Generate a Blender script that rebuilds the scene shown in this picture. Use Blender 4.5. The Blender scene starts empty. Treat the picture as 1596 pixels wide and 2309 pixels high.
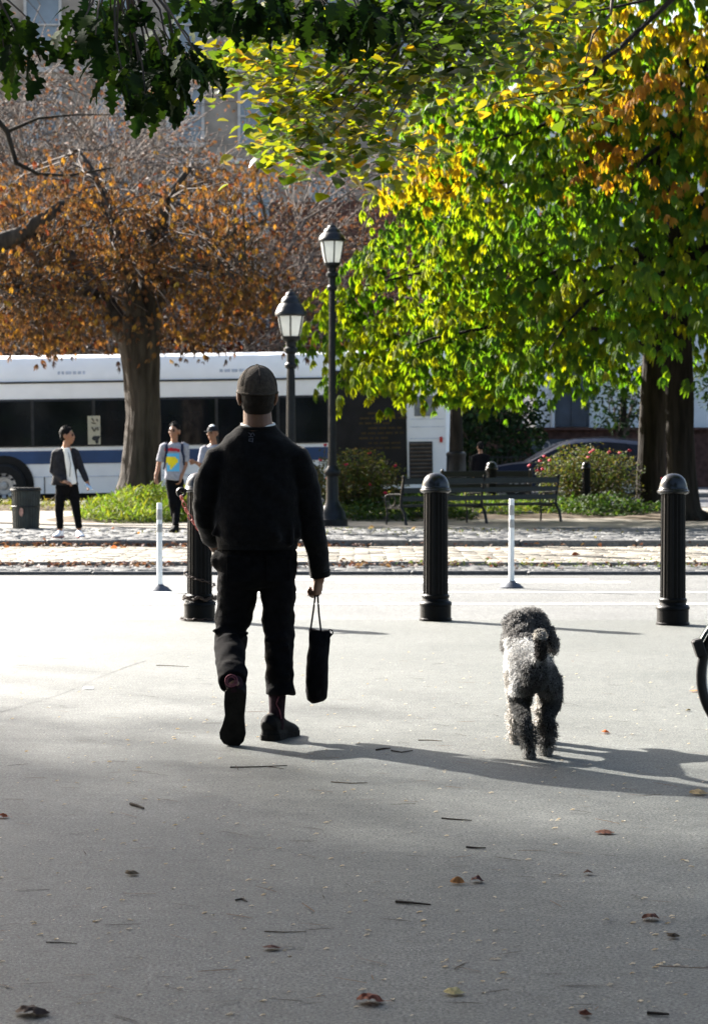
import bpy, math, random
import numpy as np
from mathutils import Vector, Matrix, noise, Quaternion

sc = bpy.context.scene
COL = sc.collection
R = math.radians

# ------------------------------------------------------------------ camera
F, CX, HY, H = 5452.0, 798.0, 1005.0, 1.36      # focal length in px of a 1596 x 2309 picture, centre column, horizon row, eye height
cam_d = bpy.data.cameras.new('camera')
cam = bpy.data.objects.new('camera', cam_d)
COL.objects.link(cam)
cam.location = (0, 0, H)
cam.rotation_euler = (R(90 - 1.571), 0, 0)
cam_d.sensor_fit = 'VERTICAL'
cam_d.sensor_height = 36.0
cam_d.lens = 85.0
cam_d.clip_start = 0.1
cam_d.clip_end = 2000
cam_d.dof.use_dof = True
cam_d.dof.focus_distance = 9.5
cam_d.dof.aperture_fstop = 10.0
sc.camera = cam

# ------------------------------------------------------------------ sky, sun, exposure
SUN_AZ, SUN_EL = R(-45), R(30)                   # sun ahead and to the left
w = bpy.data.worlds.new('World')
sc.world = w
w.use_nodes = True
nt = w.node_tree
sky = nt.nodes.new('ShaderNodeTexSky')
sky.sky_type = 'NISHITA'
sky.sun_disc = False
sky.sun_elevation = SUN_EL
sky.sun_rotation = SUN_AZ
sky.dust_density = 3.5
sky.ozone_density = 1.0
bg = nt.nodes['Background']
nt.links.new(sky.outputs[0], bg.inputs[0])
bg.inputs[1].default_value = 0.06
sun_d = bpy.data.lights.new('sun', 'SUN')
sun_d.energy = 5.0
sun_d.angle = R(0.8)
sun_d.color = (1.0, 0.95, 0.88)
sun = bpy.data.objects.new('sun', sun_d)
COL.objects.link(sun)
sdir = Vector((math.sin(SUN_AZ) * math.cos(SUN_EL), math.cos(SUN_AZ) * math.cos(SUN_EL), math.sin(SUN_EL)))
sun.rotation_euler = sdir.to_track_quat('Z', 'Y').to_euler()
sun.location = sdir * 60
sc.view_settings.view_transform = 'Standard'
sc.view_settings.look = 'None'
sc.view_settings.exposure = 2.6
sc.view_settings.gamma = 1.0
sc.view_settings.use_curve_mapping = False
sc.cycles.max_bounces = 7
sc.cycles.diffuse_bounces = 3
sc.cycles.transmission_bounces = 4
sc.cycles.glossy_bounces = 3
sc.cycles.use_denoising = True

# ------------------------------------------------------------------ helpers
rnd = random.Random(11)
def X(px, Y): return (px - CX) / F * Y
def Z(py, Y): return H + (HY - py) / F * Y
def P(px, py, Y): return Vector((X(px, Y), Y, Z(py, Y)))
def G(px, py, z=0.0):
    Y = F * (H - z) / (py - HY)
    return Vector((X(px, Y), Y, z))
def U(a, b): return rnd.uniform(a, b)

class MB:
    """collects shapes that become ONE mesh"""
    def __init__(s): s.v, s.f, s.c = [], [], None
    def add(s, vs, fs):
        o = len(s.v)
        s.v += [tuple(v) for v in vs]
        s.f += [tuple(i + o for i in f) for f in fs]
        return s
    def box(s, c, size, rot=None, bev=0.0):
        x, y, z = size[0] / 2, size[1] / 2, size[2] / 2
        c = Vector(c)
        if bev <= 0:
            vs = [Vector((i, j, k)) for i in (-x, x) for j in (-y, y) for k in (-z, z)]
            fs = [(0, 1, 3, 2), (4, 6, 7, 5), (0, 4, 5, 1), (2, 3, 7, 6), (0, 2, 6, 4), (1, 5, 7, 3)]
        else:
            b = min(bev, x * .9, y * .9, z * .9)
            vs = []
            for (zz, k) in ((-z, 0), (z - b, 0), (z, b)):
                xx, yy = x - k, y - k
                q = min(b, xx * .9, yy * .9)
                vs += [Vector(p) for p in ((-xx + q, -yy, zz), (xx - q, -yy, zz), (xx, -yy + q, zz), (xx, yy - q, zz), (xx - q, yy, zz), (-xx + q, yy, zz), (-xx, yy - q, zz), (-xx, -yy + q, zz))]
            fs = [tuple(range(7, -1, -1)), tuple(range(16, 24))]
            for r in (0, 1):
                for i in range(8):
                    j = (i + 1) % 8
                    fs.append((r * 8 + i, r * 8 + j, r * 8 + 8 + j, r * 8 + 8 + i))
        if rot is not None: vs = [rot @ v for v in vs]
        return s.add([v + c for v in vs], fs)
    def tube(s, pts, rad, seg=10, cap=True, ref=(0, 1, 0), ridge=None):
        """swept tube through pts; a radius is a number or (across, along ref)"""
        pts = [Vector(p) for p in pts]
        n = len(pts)
        ref = Vector(ref)
        vs, fs = [], []
        for i, p in enumerate(pts):
            t = (pts[min(i + 1, n - 1)] - pts[max(i - 1, 0)])
            t = t.normalized() if t.length > 1e-9 else Vector((0, 0, 1))
            rr = ref if abs(t.dot(ref)) < .95 else Vector((1, 0, 0))
            u = t.cross(rr).normalized()
            v = u.cross(t).normalized()
            r = rad[i] if isinstance(rad, (list, tuple)) else rad
            a, b = r if isinstance(r, (tuple, list)) else (r, r)
            for k in range(seg):
                th = 2 * math.pi * k / seg
                q = ridge(i, k, p) if ridge else 1.0
                vs.append(p + u * (math.cos(th) * a * q) + v * (-math.sin(th) * b * q))
        for i in range(n - 1):
            for k in range(seg):
                k2 = (k + 1) % seg
                fs.append((i * seg + k, i * seg + k2, (i + 1) * seg + k2, (i + 1) * seg + k))
        if cap:
            fs.append(tuple(range(seg - 1, -1, -1)))
            fs.append(tuple((n - 1) * seg + k for k in range(seg)))
        return s.add(vs, fs)
    def limb(s, pts, rad, seg=12, ref=(0, 1, 0)):
        """tube with rounded ends"""
        pts = [Vector(p) for p in pts]
        rad = list(rad)
        def sc_(r, k): return (r[0] * k, r[1] * k) if isinstance(r, (tuple, list)) else r * k
        def mx(r): return max(r) if isinstance(r, (tuple, list)) else r
        a = (pts[0] - pts[1]).normalized(); b = (pts[-1] - pts[-2]).normalized()
        ra, rb = rad[0], rad[-1]
        P2 = [pts[0] + a * mx(ra) * .8, pts[0] + a * mx(ra) * .55] + pts + [pts[-1] + b * mx(rb) * .55, pts[-1] + b * mx(rb) * .8]
        R2 = [sc_(ra, .3), sc_(ra, .75)] + rad + [sc_(rb, .75), sc_(rb, .3)]
        return s.tube(P2, R2, seg, True, ref)
    def lathe(s, c, prof, seg=20, axis=None, cap=True):
        c = Vector(c)
        vs, fs = [], []
        for (r, z) in prof:
            for k in range(seg):
                th = 2 * math.pi * k / seg
                p = Vector((math.cos(th) * r, math.sin(th) * r, z))
                vs.append(c + (axis @ p if axis is not None else p))
        for i in range(len(prof) - 1):
            for k in range(seg):
                k2 = (k + 1) % seg
                fs.append((i * seg + k, i * seg + k2, (i + 1) * seg + k2, (i + 1) * seg + k))
        if cap:
            fs.append(tuple(range(seg - 1, -1, -1)))
            fs.append(tuple((len(prof) - 1) * seg + k for k in range(seg)))
        return s.add(vs, fs)
    def ell(s, c, r, seg=14, rings=9, m=None):
        c = Vector(c); vs = []; fs = []
        for i in range(1, rings):
            ph = math.pi * i / rings
            for k in range(seg):
                th = 2 * math.pi * k / seg
                p = Vector((r[0] * math.sin(ph) * math.cos(th), r[1] * math.sin(ph) * math.sin(th), r[2] * math.cos(ph)))
                vs.append(c + (m @ p if m is not None else p))
        top, bot = len(vs), len(vs) + 1
        for zz in (r[2], -r[2]):
            p = Vector((0, 0, zz)); vs.append(c + (m @ p if m is not None else p))
        for i in range(rings - 2):
            for k in range(seg):
                k2 = (k + 1) % seg
                fs.append((i * seg + k, (i + 1) * seg + k, (i + 1) * seg + k2, i * seg + k2))
        for k in range(seg):
            k2 = (k + 1) % seg
            fs.append((top, k, k2)); fs.append((bot, (rings - 2) * seg + k2, (rings - 2) * seg + k))
        return s.add(vs, fs)
    def torus(s, c, Rr, r, m=None, seg=10, sub=5, sx=1.0, arc=(0, 2 * math.pi), closed=True):
        c = Vector(c); vs = []; fs = []
        n = seg if closed else seg + 1
        for i in range(n):
            th = arc[0] + (arc[1] - arc[0]) * i / seg
            for j in range(sub):
                ph = 2 * math.pi * j / sub
                p = Vector(((Rr * sx + r * math.cos(ph)) * math.cos(th), (Rr + r * math.cos(ph)) * math.sin(th), r * math.sin(ph)))
                vs.append(c + (m @ p if m is not None else p))
        for i in range(seg):
            i2 = (i + 1) % n if closed else i + 1
            for j in range(sub):
                j2 = (j + 1) % sub
                fs.append((i * sub + j, i2 * sub + j, i2 * sub + j2, i * sub + j2))
        return s.add(vs, fs)
    def prism(s, outline, thick, m):
        """outline (x, y) extruded along local z by thick, placed by matrix m"""
        n = len(outline)
        vs = [m @ Vector((x, y, -thick / 2)) for x, y in outline] + [m @ Vector((x, y, thick / 2)) for x, y in outline]
        fs = [tuple(range(n - 1, -1, -1)), tuple(range(n, 2 * n))] + [(i, (i + 1) % n, n + (i + 1) % n, n + i) for i in range(n)]
        return s.add(vs, fs)
    def mesh(s, name, org=None, smooth=True):
        me = bpy.data.meshes.new(name)
        v = s.v if org is None else [(a - org[0], b - org[1], c - org[2]) for a, b, c in s.v]
        me.from_pydata(v, [], s.f)
        me.validate()
        if smooth: me.polygons.foreach_set('use_smooth', [True] * len(me.polygons))
        me.update()
        return me

ORG = {}
def tag(o, label=None, cat=None, group=None, kind=None):
    if label: o['label'] = label
    if cat: o['category'] = cat
    if group: o['group'] = group
    if kind: o['kind'] = kind
    return o
def thing(name, loc, label, cat, group=None):
    o = bpy.data.objects.new(name, None)
    COL.objects.link(o)
    o.location = loc
    o.empty_display_size = .2
    ORG[o.name] = Vector(loc)
    return tag(o, label, cat, group)
def shade(me, angle=40):
    try: me.set_sharp_from_angle(angle=R(angle))
    except Exception: pass
def part(name, src, mat, parent, smooth=True, sharp=40, label=None):
    """a mesh part; src is an MB or a mesh already in world coordinates"""
    org = ORG[parent.name]
    if isinstance(src, MB): me = src.mesh(name, org, smooth)
    else:
        me = src; me.name = name
        me.transform(Matrix.Translation(-org))
    if smooth and sharp: shade(me, sharp)
    me.materials.clear(); me.materials.append(mat)
    o = bpy.data.objects.new(name, me)
    COL.objects.link(o)
    o.parent = parent
    ORG[o.name] = org
    if label: o['label'] = label
    return o
def solo(name, src, mat, base, label=None, cat=None, group=None, kind=None, smooth=True, sharp=40):
    """a top-level thing (or a piece of the setting) that is one mesh"""
    org = Vector(base)
    if isinstance(src, MB): me = src.mesh(name, org, smooth)
    else:
        me = src; me.name = name
        me.transform(Matrix.Translation(-org))
    if smooth and sharp: shade(me, sharp)
    me.materials.clear(); me.materials.append(mat)
    o = bpy.data.objects.new(name, me)
    COL.objects.link(o)
    o.location = org
    ORG[o.name] = org
    return tag(o, label, cat, group, kind)
def linkcopy(src_obj, parent, loc, rot=None, scale=None):
    c = src_obj.copy()
    COL.objects.link(c)
    c.parent = parent
    c.location = loc
    if rot is not None: c.rotation_euler = rot
    if scale is not None: c.scale = scale
    return c

def copy_tree(o, parent=None):
    c = o.copy()
    COL.objects.link(c)
    c.parent = parent
    for ch in list(o.children): copy_tree(ch, c)
    return c

def remesh(mb, voxel, it=2, disp=None):
    me = mb.mesh('shape')
    o = bpy.data.objects.new('shape', me)
    COL.objects.link(o)
    m = o.modifiers.new('r', 'REMESH'); m.mode = 'VOXEL'; m.voxel_size = voxel
    if it:
        s = o.modifiers.new('s', 'SMOOTH'); s.iterations = it; s.factor = .5
    dg = bpy.context.evaluated_depsgraph_get()
    out = bpy.data.meshes.new_from_object(o.evaluated_get(dg))
    bpy.data.objects.remove(o); bpy.data.meshes.remove(me)
    if disp:
        vs = [v.co + v.normal * disp(v.co) for v in out.vertices]
        for v, c in zip(out.vertices, vs): v.co = c
    out.polygons.foreach_set('use_smooth', [True] * len(out.polygons))
    out.update()
    return out

# ---- bulk geometry with numpy: many copies of a small template as one mesh
def np_mesh(name, verts, quads, cols=None):
    me = bpy.data.meshes.new(name)
    nv, nf = len(verts), len(quads)
    me.vertices.add(nv); me.vertices.foreach_set('co', np.asarray(verts, dtype=np.float32).ravel())
    k = quads.shape[1]
    me.loops.add(nf * k); me.loops.foreach_set('vertex_index', np.asarray(quads, dtype=np.int32).ravel())
    me.polygons.add(nf)
    me.polygons.foreach_set('loop_start', np.arange(0, nf * k, k, dtype=np.int32))
    me.update(calc_edges=True)
    me.polygons.foreach_set('use_smooth', np.ones(nf, dtype=bool))
    if cols is not None:
        at = me.attributes.new('Col', 'FLOAT_COLOR', 'POINT')
        c4 = np.ones((nv, 4), dtype=np.float32); c4[:, :3] = cols
        at.data.foreach_set('color', c4.ravel())
    me.update()
    return me
def strip_leaf(length, widths, fold=.25, bend=.3, d=(0, 1, 0), upv=(0, 0, 1)):
    """leaf blade along d: stations with widths, folded on the midrib, bent down"""
    d = np.array(d, float); d /= np.linalg.norm(d)
    upv = np.array(upv, float); s = np.cross(d, upv); s /= np.linalg.norm(s); n = np.cross(s, d)
    vs, fs = [], []
    m = len(widths) - 1
    for i, wd in enumerate(widths):
        t = i / m
        c = d * length * t - n * (bend * length * t * t)
        for k in (-1, 0, 1):
            vs.append(c + s * (k * wd * length / 2) + n * (abs(k) * fold * wd * length / 2))
    for i in range(m):
        for k in (0, 1):
            a = i * 3 + k
            fs.append((a, a + 1, a + 4, a + 3))
    return np.array(vs), np.array(fs)
def join_np(parts):
    vs, fs, o = [], [], 0
    for v, f in parts:
        vs.append(v); fs.append(f + o); o += len(v)
    return np.vstack(vs), np.vstack(fs)
def bulk_arrays(tmpl, mats, locs, cols):
    V, Fq = tmpl
    k, n = len(locs), len(V)
    mats = np.asarray(mats); locs = np.asarray(locs); cols = np.asarray(cols)
    vs = (np.einsum('kij,nj->kni', mats, V) + locs[:, None, :]).reshape(-1, 3)
    fs = (Fq[None, :, :] + (np.arange(k) * n)[:, None, None]).reshape(-1, Fq.shape[1])
    cs = np.repeat(cols, n, axis=0)
    return vs, fs, cs
def bulk_mesh(name, groups):
    vs, fs, cs, o = [], [], [], 0
    for g in groups:
        if len(g[2]) == 0: continue
        a, b, c = bulk_arrays(*g)
        vs.append(a); fs.append(b + o); cs.append(c); o += len(a)
    return np_mesh(name, np.vstack(vs), np.vstack(fs), np.vstack(cs))
nrs = np.random.RandomState(5)
def euler_mats(rx, ry, rz, s):
    """k rotation matrices Rz*Ry*Rx scaled"""
    rx, ry, rz, s = [np.asarray(a, float) for a in (rx, ry, rz, s)]
    k = len(rz); cx, sx, cy, sy, cz, sz = np.cos(rx), np.sin(rx), np.cos(ry), np.sin(ry), np.cos(rz), np.sin(rz)
    m = np.empty((k, 3, 3))
    m[:, 0, 0] = cz * cy; m[:, 0, 1] = cz * sy * sx - sz * cx; m[:, 0, 2] = cz * sy * cx + sz * sx
    m[:, 1, 0] = sz * cy; m[:, 1, 1] = sz * sy * sx + cz * cx; m[:, 1, 2] = sz * sy * cx - cz * sx
    m[:, 2, 0] = -sy; m[:, 2, 1] = cy * sx; m[:, 2, 2] = cy * cx
    return m * s[:, None, None]
def pick_cols(pal, k, jit=.18):
    pal = np.array(pal); c = pal[nrs.randint(0, len(pal), k)]
    return np.clip(c * (1 + nrs.uniform(-jit, jit, (k, 1))) * (1 + nrs.uniform(-jit / 2, jit / 2, (k, 3))), 0.002, 1)

# ------------------------------------------------------------------ materials
def M(name, col, rough=.7, spec=.5, var=.2, scale=6, bump=0.0, bscale=60, metal=0, stretch=None, col2=None, thr=(.35, .65), coat=0):
    m = bpy.data.materials.new(name); m.use_nodes = True
    n = m.node_tree; b = n.nodes['Principled BSDF']
    b.inputs['Roughness'].default_value = rough
    b.inputs['Metallic'].default_value = metal
    b.inputs['Specular IOR Level'].default_value = spec
    b.inputs['Coat Weight'].default_value = coat
    tc = n.nodes.new('ShaderNodeTexCoord'); src = tc.outputs['Object']
    if stretch:
        mp = n.nodes.new('ShaderNodeMapping'); mp.inputs['Scale'].default_value = stretch
        n.links.new(src, mp.inputs[0]); src = mp.outputs[0]
    nz = n.nodes.new('ShaderNodeTexNoise'); nz.inputs['Scale'].default_value = scale; nz.inputs['Detail'].default_value = 6
    n.links.new(src, nz.inputs['Vector'])
    rp = n.nodes.new('ShaderNodeValToRGB')
    c2 = col2 if col2 else tuple(min(1, c * (1 + var)) for c in col)
    c1 = col if col2 else tuple(c * (1 - var) for c in col)
    rp.color_ramp.elements[0].color = (*c1, 1); rp.color_ramp.elements[1].color = (*c2, 1)
    rp.color_ramp.elements[0].position, rp.color_ramp.elements[1].position = thr
    n.links.new(nz.outputs['Fac'], rp.inputs[0]); n.links.new(rp.outputs[0], b.inputs['Base Color'])
    if bump > 0:
        n2 = n.nodes.new('ShaderNodeTexNoise'); n2.inputs['Scale'].default_value = bscale; n2.inputs['Detail'].default_value = 5
        n.links.new(src, n2.inputs['Vector'])
        bp = n.nodes.new('ShaderNodeBump'); bp.inputs['Strength'].default_value = bump; bp.inputs['Distance'].default_value = .02
        n.links.new(n2.outputs['Fac'], bp.inputs['Height']); n.links.new(bp.outputs[0], b.inputs['Normal'])
    return m
def leaf_mat(name, trans=.5, rough=.45, spec=.4, tint=(1.5, 1.5, .5)):
    m = bpy.data.materials.new(name); m.use_nodes = True
    n = m.node_tree; b = n.nodes['Principled BSDF']; out = n.nodes['Material Output']
    at = n.nodes.new('ShaderNodeAttribute'); at.attribute_name = 'Col'
    b.inputs['Roughness'].default_value = rough; b.inputs['Specular IOR Level'].default_value = spec
    n.links.new(at.outputs['Color'], b.inputs['Base Color'])
    tr = n.nodes.new('ShaderNodeBsdfTranslucent')
    mu = n.nodes.new('ShaderNodeMix'); mu.data_type = 'RGBA'; mu.blend_type = 'MULTIPLY'; mu.inputs[0].default_value = 1
    n.links.new(at.outputs['Color'], mu.inputs[6]); mu.inputs[7].default_value = (*tint, 1)
    n.links.new(mu.outputs[2], tr.inputs['Color'])
    mx = n.nodes.new('ShaderNodeMixShader'); mx.inputs[0].default_value = trans
    n.links.new(b.outputs[0], mx.inputs[1]); n.links.new(tr.outputs[0], mx.inputs[2]); n.links.new(mx.outputs[0], out.inputs[0])
    return m

def asphalt(name, dark, light, speck, rough=.62, big=.25, streak=None):
    m = bpy.data.materials.new(name); m.use_nodes = True
    n = m.node_tree; b = n.nodes['Principled BSDF']; L = n.links.new
    tc = n.nodes.new('ShaderNodeTexCoord'); src = tc.outputs['Object']
    def noise_(scale, det=4, rou=.6, stretch=None):
        v = src
        if stretch:
            mp = n.nodes.new('ShaderNodeMapping'); mp.inputs['Scale'].default_value = stretch; L(v, mp.inputs[0]); v = mp.outputs[0]
        x = n.nodes.new('ShaderNodeTexNoise'); x.inputs['Scale'].default_value = scale; x.inputs['Detail'].default_value = det; x.inputs['Roughness'].default_value = rou
        L(v, x.inputs['Vector']); return x.outputs['Fac']
    def ramp(f, p0, c0, p1, c1):
        r = n.nodes.new('ShaderNodeValToRGB'); r.color_ramp.elements[0].position = p0; r.color_ramp.elements[1].position = p1
        r.color_ramp.elements[0].color = (*c0, 1); r.color_ramp.elements[1].color = (*c1, 1); L(f, r.inputs[0]); return r.outputs[0]
    def mix(a, c, fac, mode='MULTIPLY'):
        q = n.nodes.new('ShaderNodeMix'); q.data_type = 'RGBA'; q.blend_type = mode
        if isinstance(fac, float): q.inputs[0].default_value = fac
        else: L(fac, q.inputs[0])
        L(a, q.inputs[6]); L(c, q.inputs[7]); return q.outputs[2]
    base = ramp(noise_(big * 3, 5), .3, dark, .7, light)
    fine = ramp(noise_(95, 3, .75), .36, (.08, .08, .08), .66, (2.2, 2.2, 2.2))
    mid = ramp(noise_(14, 6, .7), .3, (.66, .66, .66), .7, (1.3, 1.3, 1.3))
    c = mix(mix(base, fine, 1.0), mid, 1.0)
    vo = n.nodes.new('ShaderNodeTexVoronoi'); vo.inputs['Scale'].default_value = 70; L(src, vo.inputs['Vector'])
    sp = ramp(vo.outputs['Distance'], .1, (1, 1, 1), .16, (0, 0, 0))
    msk = ramp(noise_(9, 2), .58, (0, 0, 0), .62, (1, 1, 1))
    sm = mix(sp, msk, 1.0)
    rgb = n.nodes.new('ShaderNodeRGB'); rgb.outputs[0].default_value = (*speck, 1)
    c = mix(c, rgb.outputs[0], sm, 'MIX')
    L(c, b.inputs['Base Color'])
    b.inputs['Roughness'].default_value = rough
    b.inputs['Specular IOR Level'].default_value = .5
    bp = n.nodes.new('ShaderNodeBump'); bp.inputs['Strength'].default_value = .55; bp.inputs['Distance'].default_value = .006
    L(noise_(110, 3, .7), bp.inputs['Height']); L(bp.outputs[0], b.inputs['Normal'])
    return m

m_plaza = asphalt('worn_asphalt', (.061, .066, .059), (.09, .094, .086), (.5, .5, .48))
m_road = asphalt('pale_road', (.08, .082, .079), (.108, .11, .105), (.4, .4, .4))
m_street = asphalt('street_asphalt', (.1, .1, .1), (.14, .14, .14), (.25, .25, .25))
m_dirt = M('soil', (.09, .07, .05), .95, .1, .35, 3, .5, 30)
m_paint = M('road_paint', (.75, .75, .73), .6, .4, .12, 12)
m_granite = M('granite', (.14, .135, .125), .75, .3, .3, 30, .3, 90)
m_kerbdark = M('bluestone', (.07, .07, .07), .75, .3, .3, 14, .3, 60)
m_cobble = M('cobble_stone', (.115, .115, .112), .75, .3, .35, 5, .4, 40)
m_paver = M('buff_paver', (.19, .172, .14), .8, .3, .25, 6, .3, 60)
m_sandpave = M('pale_paving', (.2, .18, .15), .85, .3, .15, 2, .3, 50)
m_bark = M('shaded_bark', (.022, .018, .014), .95, .15, .45, 9, 1.0, 22, stretch=(1, 1, .16))  # dark copy of the bark, shade under the crowns put into the colour
m_bark_lit = M('lit_grey_bark', (.052, .044, .037), .95, .15, .4, 9, 1.0, 22, stretch=(1, 1, .16))  # lighter copy of the same bark, toned for sunlit trunks
m_twig = M('twig_bark', (.085, .068, .058), .9, .2, .35, 3)
m_blackcap = M('polished_black_paint', (.005, .0056, .007), .27, .42, .3, 9)
m_black = M('black_paint', (.0028, .003, .0036), .42, .12, .3, 9, .12, 50)
m_iron = M('worn_black_iron', (.006, .0065, .0075), .4, .35, .4, 14, .2, 40)
m_leaf = leaf_mat('leaf', .5, .65, .14, (2.15, 2.25, .45))
m_bush = leaf_mat('bush_leaf', .35, .7, .15, (1.3, 1.4, .5))
m_leafoak = leaf_mat('oak_leaf', .22, .85, .08, (1.1, 1.3, .4))
m_leafsheen = leaf_mat('waxy_leaf', .55, .32, .28, (1.7, 1.5, .4))
m_dryleaf = leaf_mat('dry_leaf', .3, .7, .2, (1.3, 1.0, .6))
# ================================================================== THE GROUND
def sheet(name, x0, x1, ys, zs, mat, nx=8, kind='structure'):
    mb = MB(); vs = []; fs = []
    n = nx + 1
    for y, z in zip(ys, zs):
        for i in range(n): vs.append((x0 + (x1 - x0) * i / nx, y, z))
    for j in range(len(ys) - 1):
        for i in range(nx): fs.append((j * n + i, j * n + i + 1, (j + 1) * n + i + 1, (j + 1) * n + i))
    mb.add(vs, fs)
    return solo(name, mb, mat, (0, 0, 0), kind=kind, smooth=False)
sheet('ground', -600, 600, [-400, 200, 900], [-.45, -.45, -.45], m_dirt, 2)
plaza = sheet('plaza_pavement', -45, 45, [-12, 6, 12, 18.4, 18.9, 19.6, 20.4], [0, 0, 0, 0, -.004, -.07, -.13], m_plaza)
road = sheet('road', -45, 45, [20.4, 24, 27.82], [-.13, -.13, -.13], m_road)
for (y0, y1, x0, x1) in ((22.62, 22.76, -45, 45), (24.45, 24.6, -45, 45), (26.2, 26.45, -.2, 3.0), (26.75, 26.9, -1.0, 2.6)):
    sheet('road_marking', x0, x1, [y0, y1], [-.126, -.126], m_paint, 4)
# a crack across the plaza
ck = MB()
pts = [G(a, b) for a, b in ((-60, 1622), (20, 1602), (60, 1590), (120, 1573), (170, 1553), (215, 1532), (270, 1510), (330, 1490))]
for a, b in zip(pts, pts[1:]):
    wv = U(.009, .017)
    for k in range(5):
        p0 = a.lerp(b, k / 5); p1 = a.lerp(b, (k + 1) / 5); j = Vector((0, U(-.02, .02), 0))
        ck.add([p0 + Vector((0, -wv, .002)), p1 + Vector((0, -wv, .002)) + j, p1 + Vector((0, wv, .002)) + j, p0 + Vector((0, wv, .002))], [(0, 1, 2, 3)])
m_tar = M('tar', (.07, .07, .07), .7, .3)
solo('crack', ck, m_tar, (0, 12, 0), kind='structure', smooth=False)

def kerb_row(name, y0, depth, z_top, z_bot, mat, length, x0=-9.5, x1=9.5):
    base = MB().box(((x0 + x1) / 2 - 12, y0 + depth / 2, z_bot - .1), (60, depth - .02, .12))
    root = solo(name, base, m_dirt, (0, y0, z_bot), kind='structure', smooth=False)
    x = x0
    while x < x1:
        L = length * U(.8, 1.2)
        st = MB().box((x + L / 2, y0 + depth / 2 + U(-.012, .012), (z_top + z_bot) / 2 - .02 + U(-.006, .006)), (L - .012, depth, z_top - z_bot + .04), Matrix.Rotation(U(-.006, .006), 3, 'Z'), .014)
        part('kerb_stone', st, mat, root, smooth=False)
        x += L
    return root
kerb_row('road_kerb', 27.82, .14, -.085, -.2, m_kerbdark, 1.6)
kerb_row('path_kerb', 29.2, .14, -.045, -.15, m_granite, 1.7)
kerb_row('island_kerb', 33.9, .2, .035, -.12, m_granite, 1.4)

def stones(name, piece, x0, x1, y0, y1, z, sx, sy, mat, jit, zj, limit, bev, gap, joint_mat, rot=.05):
    """a paved area: joint bed + stones; the nearest ones in view are objects, the rest one mesh"""
    mb = MB(); mb.add([(-40, y0, z - .02), (40, y0, z - .02), (40, y1, z - .02), (-40, y1, z - .02)], [(0, 1, 2, 3)])
    root = solo(name, mb, joint_mat, (0, y0, z), kind='structure', smooth=False)
    protos = []
    for k in range(7):
        b = MB().box((0, 0, 0), (sx - gap, sy - gap, .09), None, bev)
        b.v = [(x + U(-jit, jit) * sx, y + U(-jit, jit) * sy, zz + (U(-.3, .3) * bev if zz > 0 else 0)) for x, y, zz in b.v]
        protos.append(b)
    meshes = []
    for b in protos:
        me = b.mesh(piece, None, True); shade(me, 50); me.materials.append(mat); meshes.append(me)
    spots = []
    row = 0; y = y0 + sy / 2
    while y < y1 - sy * .3:
        x = x0 + (sx / 2 if row % 2 else 0)
        while x < x1:
            spots.append((x + U(-.1, .1) * sx * jit * 5, y + U(-.1, .1) * sy * jit * 5, z - .045 + U(-zj, zj)))
            x += sx
        y += sy; row += 1
    def key(s): return 0 if abs(s[0]) < .15 * s[1] else 1
    spots.sort(key=lambda s: (key(s), s[1]))
    org = ORG[root.name]
    rest = MB()
    for i, (x, y, zz) in enumerate(spots):
        k = rnd.randrange(7); a = U(-rot, rot)
        tx, ty = U(-.025, .025), U(-.025, .025)
        if i < limit:
            o = bpy.data.objects.new(piece, meshes[k]); COL.objects.link(o); o.parent = root
            o.location = Vector((x, y, zz)) - org; o.rotation_euler = (tx, ty, a)
        elif abs(x) < 8:
            q = Matrix.Rotation(a, 3, 'Z')
            rest.add([q @ Vector(v) + Vector((x, y, zz)) for v in protos[k].v], protos[k].f)
    if rest.v:
        r = part(piece + '_field', rest, mat, root, smooth=True, sharp=50); r['kind'] = 'stuff'
    return root
m_joint = M('mossy_joint', (.1, .095, .075), .95, .1, .4, 4, col2=(.12, .13, .07))
stones('block_strip', 'block', -7, 7, 27.97, 29.2, -.085, .27, .13, m_cobble, .05, .006, 300, .02, .022, m_joint)
stones('brick_path', 'paver', -7, 7, 29.35, 33.9, -.05, .4, .2, m_paver, .02, .004, 300, .01, .01, m_joint, .02)
stones('cobble_pavement', 'cobble', -8, 8, 34.12, 39.4, .03, .27, .19, m_cobble, .08, .008, 300, .03, .02, m_joint, .16)
sheet('island_paving', -45, 45, [39.4, 46, 52.0], [.024, .024, .03], m_sandpave)
kerb_row('street_kerb', 52.0, .16, .05, -.12, m_granite, 1.9, -12, 12)
sheet('street', -60, 60, [52.16, 58, 66], [-.06, -.06, -.06], m_street)
sheet('far_pavement', -60, 60, [66.15, 80, 140], [.06, .06, .06], m_street)
MBk = MB().box((0, 66.07, 0), (120, .15, .13))
solo('far_kerb', MBk, m_granite, (0, 66, 0), kind='structure', smooth=False)

# ---- planting beds (soil mounds)
def mound(name, c, rx, ry, hgt, mat):
    mb = MB(); vs = []; fs = []; n = 26; rings = 6
    for j in range(rings + 1):
        t = j / rings
        for k in range(n):
            a = 2 * math.pi * k / n
            q = 1 + .12 * math.sin(3 * a + c[0])
            vs.append((c[0] + math.cos(a) * rx * t * q, c[1] + math.sin(a) * ry * t * q, .03 + hgt * (1 - t * t) - .06 * t))
    for j in range(rings):
        for k in range(n):
            k2 = (k + 1) % n
            fs.append((j * n + k, (j + 1) * n + k, (j + 1) * n + k2, j * n + k2))
    mb.add(vs, fs)
    return solo(name, mb, mat, (c[0], c[1], 0), kind='structure')
mound('planting_bed', (-3.9, 45.2), 2.1, 4.2, .14, m_dirt)
mound('planting_bed', (2.5, 46.2), 3.9, 2.9, .12, m_dirt)
mound('planting_bed', (6.2, 45.6), 2.4, 3.4, .1, m_dirt)
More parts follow.
